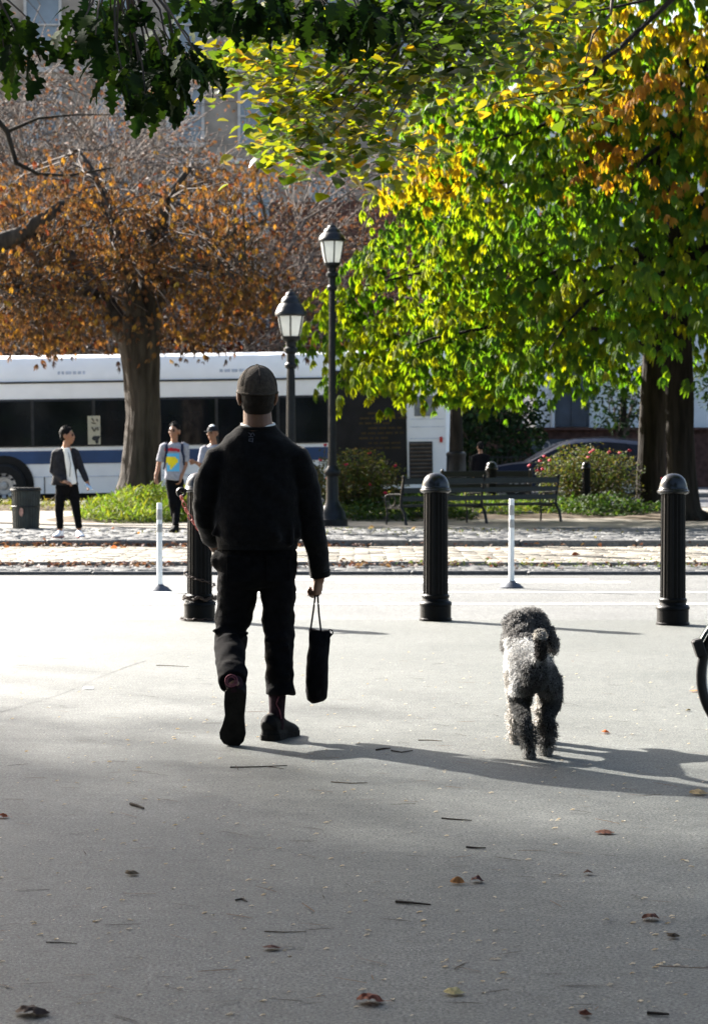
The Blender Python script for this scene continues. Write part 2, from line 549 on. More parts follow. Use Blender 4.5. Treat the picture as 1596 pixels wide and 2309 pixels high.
mound('planting_bed', (-7.5, 50.4), 4.5, 1.3, .1, m_dirt)
# low kerb stones that edge the beds
edge = solo('bed_edging', MB().box((-3.3, 41.2, -.02), (.3, .2, .05)), m_dirt, (0, 41, 0), kind='structure', smooth=False)
for (px, py, L, a) in ((285, 1176, .75, -.06), (340, 1177, .2, .1), (1000, 1168, 1.3, .05), (1130, 1166, 1.2, .03), (1240, 1163, 1.1, .02), (1340, 1162, 1.3, 0), (1428, 1158, .9, -.05), (860, 1171, 1.0, .04)):
    g = G(px, py, .03)
    part('edging_stone', MB().box((g.x, g.y + .08, .06), (L, .14, .15), Matrix.Rotation(a, 3, 'Z'), .02), m_granite, edge, smooth=False)

# ---- leaf litter along the kerbs
LOB = [.06, .3, .16, .42, .2, .38, .12, .16, .02]
t_litter = strip_leaf(.11, [.1, .6, .75, .5, .05], .35, .5)
t_small = strip_leaf(.07, [.1, .55, .5, .05], .3, .4)
t_blade = strip_leaf(.13, [.1, .2, .16, .03], .3, .35)
def litter(name, spots, pal, label, size=(.6, 1.2)):
    k = len(spots)
    m = euler_mats(nrs.uniform(-.7, .7, k), nrs.uniform(-.7, .7, k), nrs.uniform(0, 6.28, k), nrs.uniform(*size, k))
    me = bulk_mesh(name, [(t_litter, m, np.array(spots), pick_cols(pal, k, .3))])
    return solo(name, me, m_dryleaf, (0, 0, 0), label, 'leaf litter', kind='stuff', smooth=False)
sp = []
for i in range(650):
    x = U(-6.5, 6.5)
    dens = 1 if x < 1.2 else .35
    if rnd.random() > dens: continue
    back = min(1, abs(rnd.gauss(0, .35)))
    hh = .05 * (1 - back) * (1.6 if -2.2 < x < .2 else 1)
    sp.append((x, 29.18 - back * .85, -.075 + hh * U(.2, 1)))
litter('leaf_litter', sp, [(.08, .052, .044), (.1, .062, .052), (.06, .042, .036), (.12, .09, .07)], 'drift of reddish brown leaves along the low path kerb', (.4, .85))
sp = [(U(-6.5, 6.5), 33.88 - abs(rnd.gauss(0, .18)), -.03 + U(0, .03)) for i in range(800)]
sp = [s for s in sp if s[0] < .3 or rnd.random() < .12]
litter('leaf_litter', sp, [(.09, .05, .04), (.11, .065, .045), (.07, .04, .03)], 'thin line of brown leaves under the cobbled island kerb', (.4, .8))
sp = [(U(-6, 6), U(28, 40), .05 if True else 0) for i in range(40)]
sp = [(x, y, (-.035 if y < 33.9 else .055) if not (27.9 < y < 29.2) else -.07) for x, y, z in sp]
litter('leaf_litter', sp, [(.3, .14, .06), (.2, .1, .05), (.35, .28, .1)], 'scattered single leaves on the brick path and cobbles', (.5, 1))
# ================================================================== TREES
def leaflets(n, length, width, spread, droop, fold=.3):
    prts = []
    for i in range(n):
        a = -spread + 2 * spread * i / (n - 1)
        Lq = length * (1 - .35 * abs(a) / spread)
        d = (math.sin(a), math.cos(a) * .8 + .1, -droop)
        prts.append(strip_leaf(Lq, [.14, width, .06], fold, .28, d, (0, .35, 1)))
    return join_np(prts)
T_CHEST = [leaflets(6, .2, .4, 1.8, 1.15), leaflets(6, .21, .38, 1.6, 1.5), leaflets(7, .19, .38, 1.95, .85), leaflets(5, .24, .45, 1.9, 1.1)]
T_DRY = [leaflets(5, .17, .3, 1.4, 1.1, .7), leaflets(4, .19, .26, 1.2, 1.3, .8)]
T_ROUND = [strip_leaf(.105, [.4, 1.1, .9, .22], .22, .25), strip_leaf(.11, [.5, 1.1, .85, .15], .1, .4), strip_leaf(.1, [.4, 1.05, .85, .2], .3, .1)]
T_OAK = [strip_leaf(.17, [.08, .4, .2, .62, .28, .6, .2, .34, .06], .12, .25), strip_leaf(.18, [.06, .34, .18, .55, .26, .66, .24, .5, .16, .24, .05], .1, .35)]
T_CARD = [strip_leaf(.24, [.15, .75, .6, .05], .2, .3)]
T_CARD2 = [strip_leaf(.2, [.7, .6], .2, .3)]
T_TINY = [strip_leaf(.05, [.2, .7, .1], .2, .3)]

def limb_path(p0, p1, n, sag, wob):
    pts = []
    for i in range(n + 1):
        t = i / n
        p = Vector(p0).lerp(Vector(p1), t)
        p += Vector((U(-wob, wob), U(-wob, wob), U(-wob, wob) + sag * math.sin(math.pi * t)))
        pts.append(p)
    pts[0] = Vector(p0)
    return pts
def bark_ridge(amp, freq):
    def f(i, k, p):
        return 1 + amp * noise.noise(Vector((k * freq, p.z * .7, p.x))) + amp * .6 * noise.noise(Vector((k * freq * 2.3, p.z * 2.1, 3.1)))
    return f
def trunk_mb(pts, rad, seg=22, amp=.13):
    n = len(pts); P2, R2 = [], []
    for i in range(n - 1):
        p0, p1, p2, p3 = pts[max(0, i - 1)], pts[i], pts[i + 1], pts[min(n - 1, i + 2)]
        for k in range(7):
            t = k / 7
            P2.append(.5 * ((2 * p1) + (p2 - p0) * t + (2 * p0 - 5 * p1 + 4 * p2 - p3) * t * t + (3 * p1 - 3 * p2 + p3 - p0) * t ** 3)); R2.append(rad[i] + (rad[i + 1] - rad[i]) * t)
    P2.append(pts[-1]); R2.append(rad[-1])
    def rg(i, k, p):
        a = 2 * math.pi * k / 72; c, s_ = math.cos(a), math.sin(a)
        v = Vector((c * 1.4, s_ * 1.4, p.z * .5 + pts[0].x))
        w1 = abs(noise.noise(Vector((c * 7, s_ * 7, p.z * .8 + pts[0].x)))); w2 = abs(noise.noise(Vector((c * 15, s_ * 15, p.z * 2.2))))
        return 1 + amp * noise.noise(v) + amp * .75 * (w1 - .25) + amp * .4 * (w2 - .2)
    return MB().tube(P2, R2, 72, True, (0, 1, 0), rg)

def leaf_objects(parent, tmpls, leaves, limit, mat, stuffname, pals, piece='leaf'):
    """leaves: (loc, rx, ry, rz, scale, palette key, template); the LIMIT nearest are objects, the rest one mesh"""
    def vis(l):
        p = l[0]
        return 0 if (abs(p[0]) < .148 * p[1] and p[2] < H + .187 * p[1]) else 1
    leaves.sort(key=lambda l: (vis(l), l[0][1]))
    org = ORG[parent.name]
    cache = {}
    for l in leaves[:limit]:
        key = (l[6], l[5], rnd.randrange(3))
        if key not in cache:
            V, Fq = tmpls[l[6]]
            c = np.repeat(pick_cols([pals[l[5]][rnd.randrange(len(pals[l[5]]))]], 1, .2), len(V), axis=0)
            me = np_mesh(piece, V, Fq, c); me.materials.append(mat); cache[key] = me
        o = bpy.data.objects.new(piece, cache[key]); COL.objects.link(o); o.parent = parent
        o.location = Vector(l[0]) - org; o.rotation_euler = (l[1], l[2], l[3]); o.scale = (l[4],) * 3
    rest = leaves[limit:]
    groups = []
    for t in range(len(tmpls)):
        for pk in range(len(pals)):
            g = [l for l in rest if l[6] == t and l[5] == pk]
            if not g: continue
            m = euler_mats([l[1] for l in g], [l[2] for l in g], [l[3] for l in g], [l[4] for l in g])
            groups.append((tmpls[t], m, np.array([tuple(l[0]) for l in g]), pick_cols(pals[pk], len(g))))
    if groups:
        me = bulk_mesh(stuffname, groups)
        o = part(stuffname, me, mat, parent, smooth=False); o['kind'] = 'stuff'
    return parent

# ------------------------------------------------ horse chestnut on the right, green going yellow
CHC = Vector((6.0, 43.4, 0))
tree = thing('chestnut_tree', (5.85, 43.2, .03), 'big horse chestnut with drooping yellow green leaves overhanging the benches', 'tree')
def bell(z):
    pr = [(1.5, 5.7), (2.2, 6.0), (3.2, 6.0), (4.3, 5.75), (5.4, 5.45), (6.4, 5.05), (8, 4.5), (10, 3.4), (11.6, 1.6)]
    for (a, ra), (b, rb) in zip(pr, pr[1:]):
        if a <= z <= b: return ra + (rb - ra) * (z - a) / (b - a)
    return pr[0][1] if z < pr[0][0] else .6
def floor_z(x): # lower hem of the crown
    for (a, za), (b, zb) in zip([(-9, 2.0), (-.6, 2.0), (1.6, 2.25), (3.5, 2.35), (4.6, 2.25), (5.5, 2.75), (7, 3.0), (14, 2.6)], [(-.6, 2.0), (1.6, 2.25), (3.5, 2.35), (4.6, 2.25), (5.5, 2.75), (7, 3.0), (14, 2.6), (20, 2.6)]):
        if a <= x <= b: return za + (zb - za) * (x - a) / (b - a)
    return 2.0
PAL_CH = [[(.05, .1, .012), (.06, .115, .012), (.042, .085, .012), (.075, .12, .012)],      # green
          [(.11, .135, .008), (.135, .145, .008), (.095, .13, .01)],
          [(.24, .17, .012), (.28, .19, .015)],                                           # yellow
          [(.22, .11, .015), (.2, .095, .015), (.25, .14, .02)]]                           # orange brown
leaves = []; clumps = []
tries = 0
while len(clumps) < 430 and tries < 60000:
    tries += 1
    z = 1.6 + (11.4 - 1.6) * rnd.random() ** 1.25
    a = U(-math.pi, math.pi)
    front = math.sin(a) < .35 or math.cos(a) < -.3
    if not front and rnd.random() > .6: continue
    if z > 8.6 and rnd.random() > .5: continue
    rr = bell(z) * (1 - .38 * rnd.random() ** 2.2) * (1 + .07 * math.sin(5 * a + z * 1.3) + .05 * math.sin(9 * a - 2 * z))
    c = Vector((CHC.x + math.cos(a) * rr, CHC.y + math.sin(a) * rr * .95, z))
    if c.z < floor_z(c.x) + .3: continue
    if any((c - q[0]).length < .66 for q in clumps): continue
    clumps.append((c, a))
for c, a in clumps:
    px, py = CX + c.x / c.y * F, HY - (c.z - H) / c.y * F
    dn = U(.6, .95)
    if px > 1330 and 130 < py < 430 and rnd.random() < .62: pal = 3 if rnd.random() < .45 else 2
    elif px > 1180 and py < 260 and rnd.random() < .5: pal = 2
    elif 930 < px < 1060 and 300 < py < 400: pal = 2
    else: pal = 1 if rnd.random() < (.5 if c.x < 1.9 else .28) else 0
    n = int(36 * dn + 7)
    for i in range(n):
        th = a + U(-2.2, 2.2) if rnd.random() < .8 else U(0, 6.28)
        q = dn * math.sqrt(rnd.random())
        off = Vector((math.cos(th) * q, math.sin(th) * q, .3 - .95 * q * q / dn - U(0, .1) - (U(0, .35) if rnd.random() < .25 else 0)))
        pk = pal if rnd.random() < .85 else rnd.choice([0, 1, 1])
        leaves.append((c + off, U(-.3, .25) - .45 * q, U(-.3, .3), th - math.pi / 2 + U(-.45, .45), U(.8, 1.22), pk, rnd.randrange(3)))
# thin inner filling
for i in range(2400):
    z = U(2.4, 10.5); a = U(-math.pi, math.pi); rr = bell(z) * math.sqrt(U(.1, .78))
    c = Vector((CHC.x + math.cos(a) * rr, CHC.y + math.sin(a) * rr, z))
    if c.z < floor_z(c.x) + .5: continue
    leaves.append((c, U(-.4, .4), U(-.4, .4), a - math.pi / 2 + U(-.8, .8), U(.9, 1.3), 0 if rnd.random() < .8 else 1, 3))
for i in range(1100):
    c = Vector((U(2.6, 8.0), U(39.5, 46.5), U(3.0, 9.0)))
    if c.z < floor_z(c.x) + .5: continue
    leaves.append((c, U(-.4, .4), U(-.4, .4), U(0, 6.28), U(1.1, 1.6), 0 if rnd.random() < .8 else 1, 3))
# trunk of the nearer stem and limbs
tx = [P(1549, 1180, 43.2), P(1541, 1150, 43.2), P(1536, 1080, 43.2), P(1532, 1000, 43.2), P(1530, 900, 43.2), P(1526, 800, 43.2), Vector((5.75, 43.2, 4.2)), Vector((5.8, 43.3, 6.0)), Vector((5.9, 43.4, 9.0))]
part('trunk', trunk_mb(tx, [.4, .3, .265, .25, .245, .25, .24, .2, .08]), m_bark, tree, sharp=0)
roots = MB()
for a, L in ((-2.6, .7), (-1.2, .6), (-.4, .8), (.9, .6), (2.2, .6)):
    roots.limb([tx[0] + Vector((0, 0, .2)), tx[0] + Vector((math.cos(a) * L * .6, math.sin(a) * L * .6, .05)), tx[0] + Vector((math.cos(a) * L, math.sin(a) * L, -.06))], [.16, .09, .04], 8)
part('root', roots, m_bark, tree)
nb = 0
for c, a in clumps:
    if nb > 34: break
    if rnd.random() < .16:
        z0 = min(7.5, max(3.0, c.z + U(-.3, 1.6)))
        st = Vector((5.8, 43.2, z0))
        pts = limb_path(st, c + Vector((0, 0, .15)), 6, .5, .1)
        part('branch', MB().tube(pts, [.09, .075, .06, .045, .032, .022, .012], 6), m_bark, tree)
        nb += 1
leaf_objects(tree, T_CHEST, leaves, 300, m_leaf, 'foliage', PAL_CH)

# second stem behind it
t2 = thing('bare_trunk_tree', (6.0, 48.5, .03), 'dark straight trunk standing just behind and left of the chestnut trunk', 'tree')
tx = [P(1466, 1155, 48.5), P(1466, 1110, 48.5), P(1468, 1000, 48.5), P(1472, 900, 48.5), P(1478, 780, 48.5), P(1486, 600, 48.5), P(1492, 420, 48.5)]
part('trunk', trunk_mb(tx, [.42, .3, .275, .265, .25, .22, .16]), m_bark, t2, sharp=0)
for a in (0, 2.1, 4.2):
    pts = limb_path(tx[-2], tx[-2] + Vector((math.cos(a) * 2.5, math.sin(a) * 2.5, 3)), 5, .2, .15)
    part('branch', MB().tube(pts, [.13, .1, .08, .06, .04, .02], 7), m_bark, t2)

# ------------------------------------------------ overhanging maple branches, top centre
mp = thing('maple_tree', (6.6, 20.5, 0), 'green maple whose leafy branches hang into the top middle of view', 'tree')
mt = [Vector((6.6, 20.5, -.05)), Vector((6.6, 20.5, 1)), Vector((6.5, 20.4, 3)), Vector((6.2, 20.2, 5.0)), Vector((5.9, 20.0, 7.5)), Vector((5.6, 20, 10))]
part('trunk', trunk_mb(mt, [.34, .26, .23, .21, .16, .08]), m_bark, mp, sharp=0)
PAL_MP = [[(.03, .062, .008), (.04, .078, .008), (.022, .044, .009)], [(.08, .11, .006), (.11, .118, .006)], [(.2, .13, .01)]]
mleaves = []; twigs = []
Ym = 17.2
# twig ends in the picture (px, py, depth) fed by two limbs that come from the trunk above the frame
feed1 = P(1150, -120, Ym); feed2 = P(900, -140, Ym - .6); feed3 = P(1420, -60, Ym + 1.2)
for f_, s_ in ((feed1, 3), (feed2, 3), (feed3, 3)):
    pts = limb_path(Vector((6.3, 20.2, 4.6)), f_, 7, .35, .05)
    part('branch', MB().tube(pts, [.1, .085, .07, .06, .05, .042, .035, .028], 8), m_twig, mp)
ends = []
for (px, py, fd) in ((505, 165, 2), (540, 120, 2), (560, 175, 2), (600, 100, 2), (620, 150, 2), (660, 190, 2), (640, 60, 2), (700, 130, 2), (590, 60, 2), (640, 330, 1), (660, 250, 1), (670, 290, 1), (620, 345, 1), (690, 340, 1), (700, 235, 1), (730, 180, 1), (740, 280, 1), (760, 340, 1), (790, 230, 1), (810, 300, 1), (830, 350, 1), (850, 200, 1), (870, 270, 1), (740, 90, 2), (790, 150, 1), (820, 90, 1), (880, 150, 1), (910, 220, 1), (930, 100, 1), (960, 180, 1), (985, 60, 1), (1010, 130, 1), (1040, 40, 1), (1070, 90, 1), (900, 60, 1), (1090, 20, 1), (1150, 60, 3), (1190, 30, 3), (1240, 70, 3), (1110, 130, 3), (830, 30, 1), (700, 40, 2), (560, 30, 2), (1000, 10, 1), (1260, 20, 3), (770, 40, 1), (860, 110, 1), (950, 20, 1), (660, 110, 2), (720, 330, 1), (880, 330, 1), (1300, 215, 3), (1180, 150, 3)):
    f_ = (feed1, feed2, feed3)[fd - 1]
    Ye = Ym + U(-1.1, 1.1)
    e = P(px, py, Ye)
    pts = limb_path(f_, e, 6, .12, .04)
    twigs.append((pts, [.02, .017, .014, .011, .008, .006, .004]))
    ends.append(e)
    n = rnd.randint(46, 68)
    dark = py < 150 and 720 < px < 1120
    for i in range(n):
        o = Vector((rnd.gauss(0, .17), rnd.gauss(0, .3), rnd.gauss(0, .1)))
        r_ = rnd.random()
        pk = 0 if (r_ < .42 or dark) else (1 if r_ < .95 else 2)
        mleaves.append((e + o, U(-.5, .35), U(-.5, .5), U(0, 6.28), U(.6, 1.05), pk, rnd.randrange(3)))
# the crown above the frame
for i in range(2600):
    v = Vector((rnd.gauss(0, 1), rnd.gauss(0, 1), rnd.gauss(0, 1))).normalized() * (rnd.random() ** .4)
    c = Vector((5.2 + v.x * 4.2, 19.3 + v.y * 3.4, 8.3 + v.z * 3.0))
    if c.z < H + .195 * c.y + .25: continue
    mleaves.append((c, U(-.6, .6), U(-.6, .6), U(0, 6.28), U(1.2, 1.9), 0, rnd.randrange(3)))
tw = MB()
for pts, rr in twigs[:]: tw.tube(pts, rr, 5)
part('twig', tw, m_twig, mp)
# the long dark bough crossing the top right
bo = [P(1560, -70, 18.6), P(1510, 5, 18.4), P(1450, 60, 18.3), P(1390, 115, 18.2), P(1345, 148, 18.1), P(1335, 172, 18.1), P(1300, 200, 18.0), P(1240, 212, 18), P(1150, 226, 18), P(1040, 262, 18)]
part('bough', MB().tube([Vector((6.3, 20.2, 5.2))] + bo, [.07, .03, .022, .02, .019, .019, .012, .009, .007, .005, .003], 7), m_bark, mp)
part('bough', MB().tube([P(1590, -40, 18.5), P(1500, -5, 18.4), P(1400, 18, 18.2), P(1310, 36, 18), P(1230, 44, 17.9)], [.016, .013, .01, .008, .004], 6), m_bark, mp)
for e in (P(1300, 200, 18), P(1240, 212, 18), P(1150, 226, 18), P(1100, 240, 18), P(1040, 262, 18), P(1345, 150, 18.1)):
    for i in range(5):
        o = Vector((rnd.gauss(0, .1), rnd.gauss(0, .12), rnd.gauss(0, .05)))
        mleaves.append((e + o, U(-.5, .4), U(-.5, .5), U(0, 6.28), U(.8, 1.2), 1 if rnd.random() < .6 else 2, rnd.randrange(3)))
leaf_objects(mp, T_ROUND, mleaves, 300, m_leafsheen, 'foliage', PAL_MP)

# ------------------------------------------------ oak: dark sprays top left; its crown (out of frame) shades the foreground
oak = thing('oak_tree', (-8.2, 12.6, 0), 'dark oak whose lobed leaves hang into the top left of view', 'tree')
mt = [Vector((-8.2, 12.6, -.05)), Vector((-8.2, 12.6, 1)), Vector((-8.1, 12.6, 3)), Vector((-7.9, 12.7, 5.2)), Vector((-7.6, 12.8, 7.5)), Vector((-7.4, 13, 10))]
part('trunk', trunk_mb(mt, [.5, .36, .32, .29, .2, .1]), m_bark, oak, sharp=0)
PAL_OK = [[(.009, .02, .006), (.013, .026, .007), (.007, .016, .006)], [(.025, .042, .008)], [(.22, .12, .03)]]
oleaves = []; tw = MB()
Yo = 12.4
feeds = [P(-60, -90, Yo), P(260, -120, Yo), P(640, -110, Yo)]
for f_ in feeds:
    pts = limb_path(Vector((-7.9, 12.7, 4.6)), f_, 7, .45, .05)
    part('branch', MB().tube(pts, [.12, .1, .085, .07, .055, .042, .032, .024], 8), m_twig, oak)
for (px, py, fd) in ((10, 60, 0), (40, 95, 0), (65, 120, 0), (20, 130, 0), (75, 70, 0), (0, 20, 0), (170, 90, 1), (190, 60, 1), (215, 110, 1), (250, 40, 1), (235, 75, 1), (265, 130, 1), (280, 90, 1), (300, 60, 1), (310, 150, 1), (295, 190, 1), (320, 215, 1), (345, 225, 1), (335, 180, 1), (350, 130, 1), (370, 160, 1), (385, 205, 1), (400, 110, 1), (415, 150, 1), (440, 180, 1), (455, 150, 1), (430, 130, 1), (330, 100, 1), (300, 20, 1), (260, 10, 1), (210, 30, 1), (410, 20, 1), (450, 15, 1), (480, 20, 2), (520, 20, 2), (560, 25, 2), (600, 15, 2), (650, 20, 2), (690, 40, 2), (730, 30, 2), (770, 40, 2), (800, 30, 2), (750, 60, 2), (710, 15, 2), (620, 40, 2), (840, 20, 2), (900, 15, 2), (370, 235, 1), (275, 165, 1), (820, 60, 2), (780, 75, 2), (870, 50, 2)):
    e = P(px, py, Yo + U(-.7, .7))
    tw.tube(limb_path(feeds[fd], e, 5, .06, .03), [.012, .01, .008, .006, .005, .003], 5)
    for i in range(rnd.randint(8, 13)):
        o = Vector((rnd.gauss(0, .05), rnd.gauss(0, .09), rnd.gauss(0, .045)))
        r_ = rnd.random()
        oleaves.append((e + o, U(-1.3, -.3), U(-.5, .5), U(0, 6.28), U(.6, .95), 0 if r_ < .8 else (1), rnd.randrange(2)))
part('twig', tw, m_twig, oak)
org = ORG[oak.name]
leaf_objects(oak, T_OAK, oleaves, 300, m_leafoak, 'foliage', PAL_OK)
OAK_C, OAK_R = Vector((-8.6, 12.2, 7.8)), Vector((3.4, 3.4, 2.8))
cl = []; k = 0
while k < 5000:
    v = Vector((U(-1, 1), U(-1, 1), U(-1, 1)))
    if v.length > 1: continue
    c = Vector((OAK_C.x + v.x * OAK_R.x, OAK_C.y + v.y * OAK_R.y, OAK_C.z + v.z * OAK_R.z))
    if v.length > .45 and rnd.random() < (v.length - .45) * 1.5: continue
    cl.append((c, U(-.8, .5), U(-.7, .7), U(0, 6.28), U(.9, 1.5), 0 if rnd.random() < .85 else 1, 0)); k += 1
leaf_objects(oak, T_CARD2, cl, 0, m_leafoak, 'crown', PAL_OK)

# ------------------------------------------------ unseen trees added over and behind the viewpoint to darken the near plaza
for (tx_, ty_, cr, cz, nn, lab_) in ((-4.6, -2.5, 5.2, 8.2, 4200, 'unseen shade tree added close behind the viewpoint on its left'), (4.8, -4.5, 5.4, 8.4, 4200, 'unseen shade tree added close behind the viewpoint on its right'), (-1, -13, 6.0, 8.5, 3600, 'unseen shade tree added straight behind the viewpoint'), (9.5, -12, 6, 8.5, 3200, 'unseen shade tree added far behind on the right'),
                                  (-12, -8, 6, 8.0, 3200, 'unseen shade tree added far behind on the left'), (5.5, 5.2, 4.0, 7.6, 2600, 'unseen shade tree added beside the plaza right of the viewpoint'), (-5.6, 5.4, 4.2, 7.6, 2800, 'unseen shade tree added beside the plaza left of the viewpoint')):
    bt = thing('shade_tree', (tx_, ty_, 0), lab_, 'tree', 'added shade trees round the viewpoint')
    part('trunk', trunk_mb([Vector((tx_, ty_, -.05)), Vector((tx_, ty_, 1)), Vector((tx_ + .1, ty_, 3)), Vector((tx_ + .15, ty_ + .1, 5.5)), Vector((tx_ + .2, ty_, cz))], [.4, .3, .27, .2, .1], 14), m_bark, bt, sharp=0)
    cl = []
    while len(cl) < nn:
        v = Vector((U(-1, 1), U(-1, 1), U(-1, 1)))
        if v.length > 1: continue
        c = Vector((tx_ + v.x * cr, ty_ + v.y * cr, cz + v.z * 3.0))
        if c.y > 0 and c.z < H + .19 * c.y + .5: continue
        cl.append((c, U(-.8, .5), U(-.7, .7), U(0, 6.28), U(1.3, 2.1), 0 if rnd.random() < .85 else 1, 0))
    leaf_objects(bt, T_CARD2, cl, 0, m_leafoak, 'crown', PAL_OK)

lo = np.array([(U(-60, 60), -42 + rnd.gauss(0, 2), abs(U(0, 1) ** .8) * 15) for _ in range(7000)]); k = len(lo)  # unseen foliage added behind the viewpoint to darken reflections and black surfaces
me = bulk_mesh('backdrop_trees', [(T_CARD[0], euler_mats(nrs.uniform(-1, 1, k), nrs.uniform(-1, 1, k), nrs.uniform(0, 6.28, k), nrs.uniform(4, 9, k)), lo, pick_cols(PAL_OK[0], k, .3))])
solo('backdrop_trees', me, m_leafoak, (0, -42, 0), 'unseen belt of dark foliage added far behind the viewpoint as a backdrop', 'backdrop_trees', kind='stuff', smooth=False)

# ------------------------------------------------ unseen tall tree added on the left, crown shaped to shade the near plaza
pt = thing('tall_shade_tree', (-23.7, 26.6, 0), 'unseen tall tree added on the left to cast soft shade on the plaza', 'tree')
part('trunk', trunk_mb([Vector((-23.7, 26.6, -.1)), Vector((-23.7, 26.6, 1.5)), Vector((-23.5, 26.6, 5)), Vector((-23.6, 26.5, 10)), Vector((-23.7, 26.5, 15)), Vector((-23.7, 26.5, 22))], [.7, .5, .46, .4, .3, .1], 18), m_bark_lit, pt, sharp=0)
PT_C = Vector((-23.35, 26.95, 17.5)); cl = []
while len(cl) < 46000:
    v = Vector((rnd.gauss(0, 1), rnd.gauss(0, 1), rnd.gauss(0, 1)))
    if v.length > 3.2: continue
    cl.append((Vector((PT_C.x + v.x * 2.35, PT_C.y + v.y * 2.35, PT_C.z + v.z * 2.9)), U(-.8, .5), U(-.7, .7), U(0, 6.28), U(.55, .88), 0 if rnd.random() < .6 else 1, 0))
leaf_objects(pt, T_CARD2, cl, 0, m_leaf, 'crown', PAL_CH)

# ------------------------------------------------ chestnut on the left island, turned brown
lt = thing('autumn_tree', (-4.25, 48, .1), 'thick trunked chestnut with rust brown leaves in front of the bus', 'tree')
Yl = 48.0
tx = [P(318, 1140, Yl), P(316, 1112, Yl), P(318, 1080, Yl), P(322, 1000, Yl), P(325, 930, Yl), P(322, 860, Yl), P(318, 800, Yl), P(315, 760, Yl), P(312, 720, Yl)]
part('trunk', trunk_mb(tx, [.52, .45, .39, .35, .34, .37, .41, .44, .4], 30, .16), m_bark_lit, lt, sharp=0)
boughs = [([P(300, 780, Yl), P(262, 715, Yl), P(232, 665, Yl + .2), P(195, 620, Yl + .3), P(140, 560, Yl + .5), P(70, 520, Yl + .2)], [.24, .2, .17, .13, .09, .05]),
          ([P(330, 770, Yl), P(342, 690, Yl), P(338, 610, Yl), P(352, 530, Yl - .3), P(380, 450, Yl - .5), P(430, 380, Yl - .5)], [.3, .25, .2, .15, .1, .05]),
          ([P(322, 760, Yl), P(305, 690, Yl - .3), P(285, 600, Yl - .5), P(250, 500, Yl - .6), P(230, 420, Yl - .5), P(180, 340, Yl - .4)], [.26, .2, .16, .12, .08, .04]),
          ([P(340, 700, Yl), P(400, 620, Yl + .3), P(470, 560, Yl + .6), P(540, 520, Yl + .8), P(600, 500, Yl + 1)], [.16, .13, .1, .07, .03]),
          ([P(230, 665, Yl), P(160, 655, Yl - .4), P(100, 640, Yl - .7), P(40, 655, Yl - 1), P(-30, 640, Yl - 1.4)], [.11, .09, .06, .045, .02]),
          ([P(345, 640, Yl), P(430, 600, Yl - .5), P(500, 610, Yl - .8), P(560, 640, Yl - 1)], [.1, .08, .05, .02])]
for pts, rr in boughs:
    part('bough', MB().tube(pts, rr, 12, True, (0, 1, 0), bark_ridge(.12, .9)), m_bark_lit, lt, sharp=0)
PAL_LT = [[(.15, .08, .03), (.12, .062, .027), (.18, .105, .036)], [(.1, .06, .034), (.075, .048, .03)], [(.3, .18, .025), (.33, .2, .03)], [(.15, .045, .022)]]
ll = []; tw = MB(); starts = [p for pts, _ in boughs for p in pts[2:]]
for i in range(900):
    px, py = U(-60, 625), 330 + 450 * rnd.random() ** .8
    edge = max(0, (px - 430) / 200)
    if py > 770 - 60 * edge or (py < 560 and rnd.random() < (560 - py) / 215): continue
    if py > 640 and 215 < px < 400 and rnd.random() < .8: continue
    if rnd.random() < edge * .5: continue
    c = P(px, py, Yl + U(-3.2, 2.8))
    s0 = rnd.choice(sorted(starts, key=lambda q: (q - c).length)[:4])
    tw.tube(limb_path(s0, c, 5, .15, .09), [.022, .018, .015, .012, .009, .005], 4)
    pk0 = 0 if rnd.random() < .6 else 1
    for k in range(rnd.randint(9, 16)):
        o = Vector((rnd.gauss(0, .3), rnd.gauss(0, .3), rnd.gauss(0, .16)))
        r_ = rnd.random()
        pk = pk0 if r_ < .84 else (2 if r_ < .94 else (1 if r_ < .98 else 3))
        ll.append((c + o, U(-.6, .6), U(-.6, .6), U(0, 6.28), U(.5, .95), pk, rnd.randrange(2)))
for (px, py) in ((95, 815), (130, 812), (280, 820), (330, 815), (460, 812), (520, 815), (690, 790), (705, 770), (735, 800), (680, 815), (650, 805), (60, 790), (20, 780), (780, 770), (680, 735), (700, 700), (640, 700), (250, 790), (500, 790)):   # stray sprays hanging over the bus roof line
    for k in range(3): ll.append((P(px + U(-14, 14), py + U(-12, 8), Yl - 1), U(-.6, .6), U(-.6, .6), U(0, 6.28), U(.6, .95), 1 if rnd.random() < .6 else 0, rnd.randrange(2)))
part('twig', tw, m_twig, lt)
leaf_objects(lt, T_DRY, ll, 300, m_dryleaf, 'foliage', PAL_LT)

# limb that enters from the left edge (its tree stands outside the frame)
l2 = thing('side_tree', (-10.5, 46, 0), 'tree outside the frame whose sawn grey limb reaches in at left edge', 'tree')
part('trunk', trunk_mb([Vector((-10.5, 46, -.1)), Vector((-10.5, 46, 1)), Vector((-10.4, 46, 3)), Vector((-10.2, 46, 5)), Vector((-10, 46, 8)), Vector((-9.8, 46, 12))], [.5, .36, .33, .28, .2, .08]), m_bark_lit, l2, sharp=0)
part('limb', MB().tube([Vector((-10.2, 46, 4.2)), P(-60, 580, 46), P(0, 548, 46), P(50, 530, 46), P(90, 500, 46), P(152, 462, 46)], [.22, .19, .18, .155, .13, .1], 14, True, (0, 1, 0), bark_ridge(.12, .9)), m_bark_lit, l2, sharp=0)
part('limb', MB().tube([Vector((-10.0, 46, 8)), P(-40, 230, 46), P(20, 300, 46), P(40, 370, 46), P(90, 395, 46), P(160, 398, 46), P(260, 380, 46)], [.14, .07, .055, .045, .035, .025, .012], 10), m_bark, l2)
part('limb', MB().tube([P(20, 300, 46), P(90, 270, 46), P(170, 262, 46), P(260, 262, 46)], [.04, .028, .02, .01], 8), m_bark, l2)

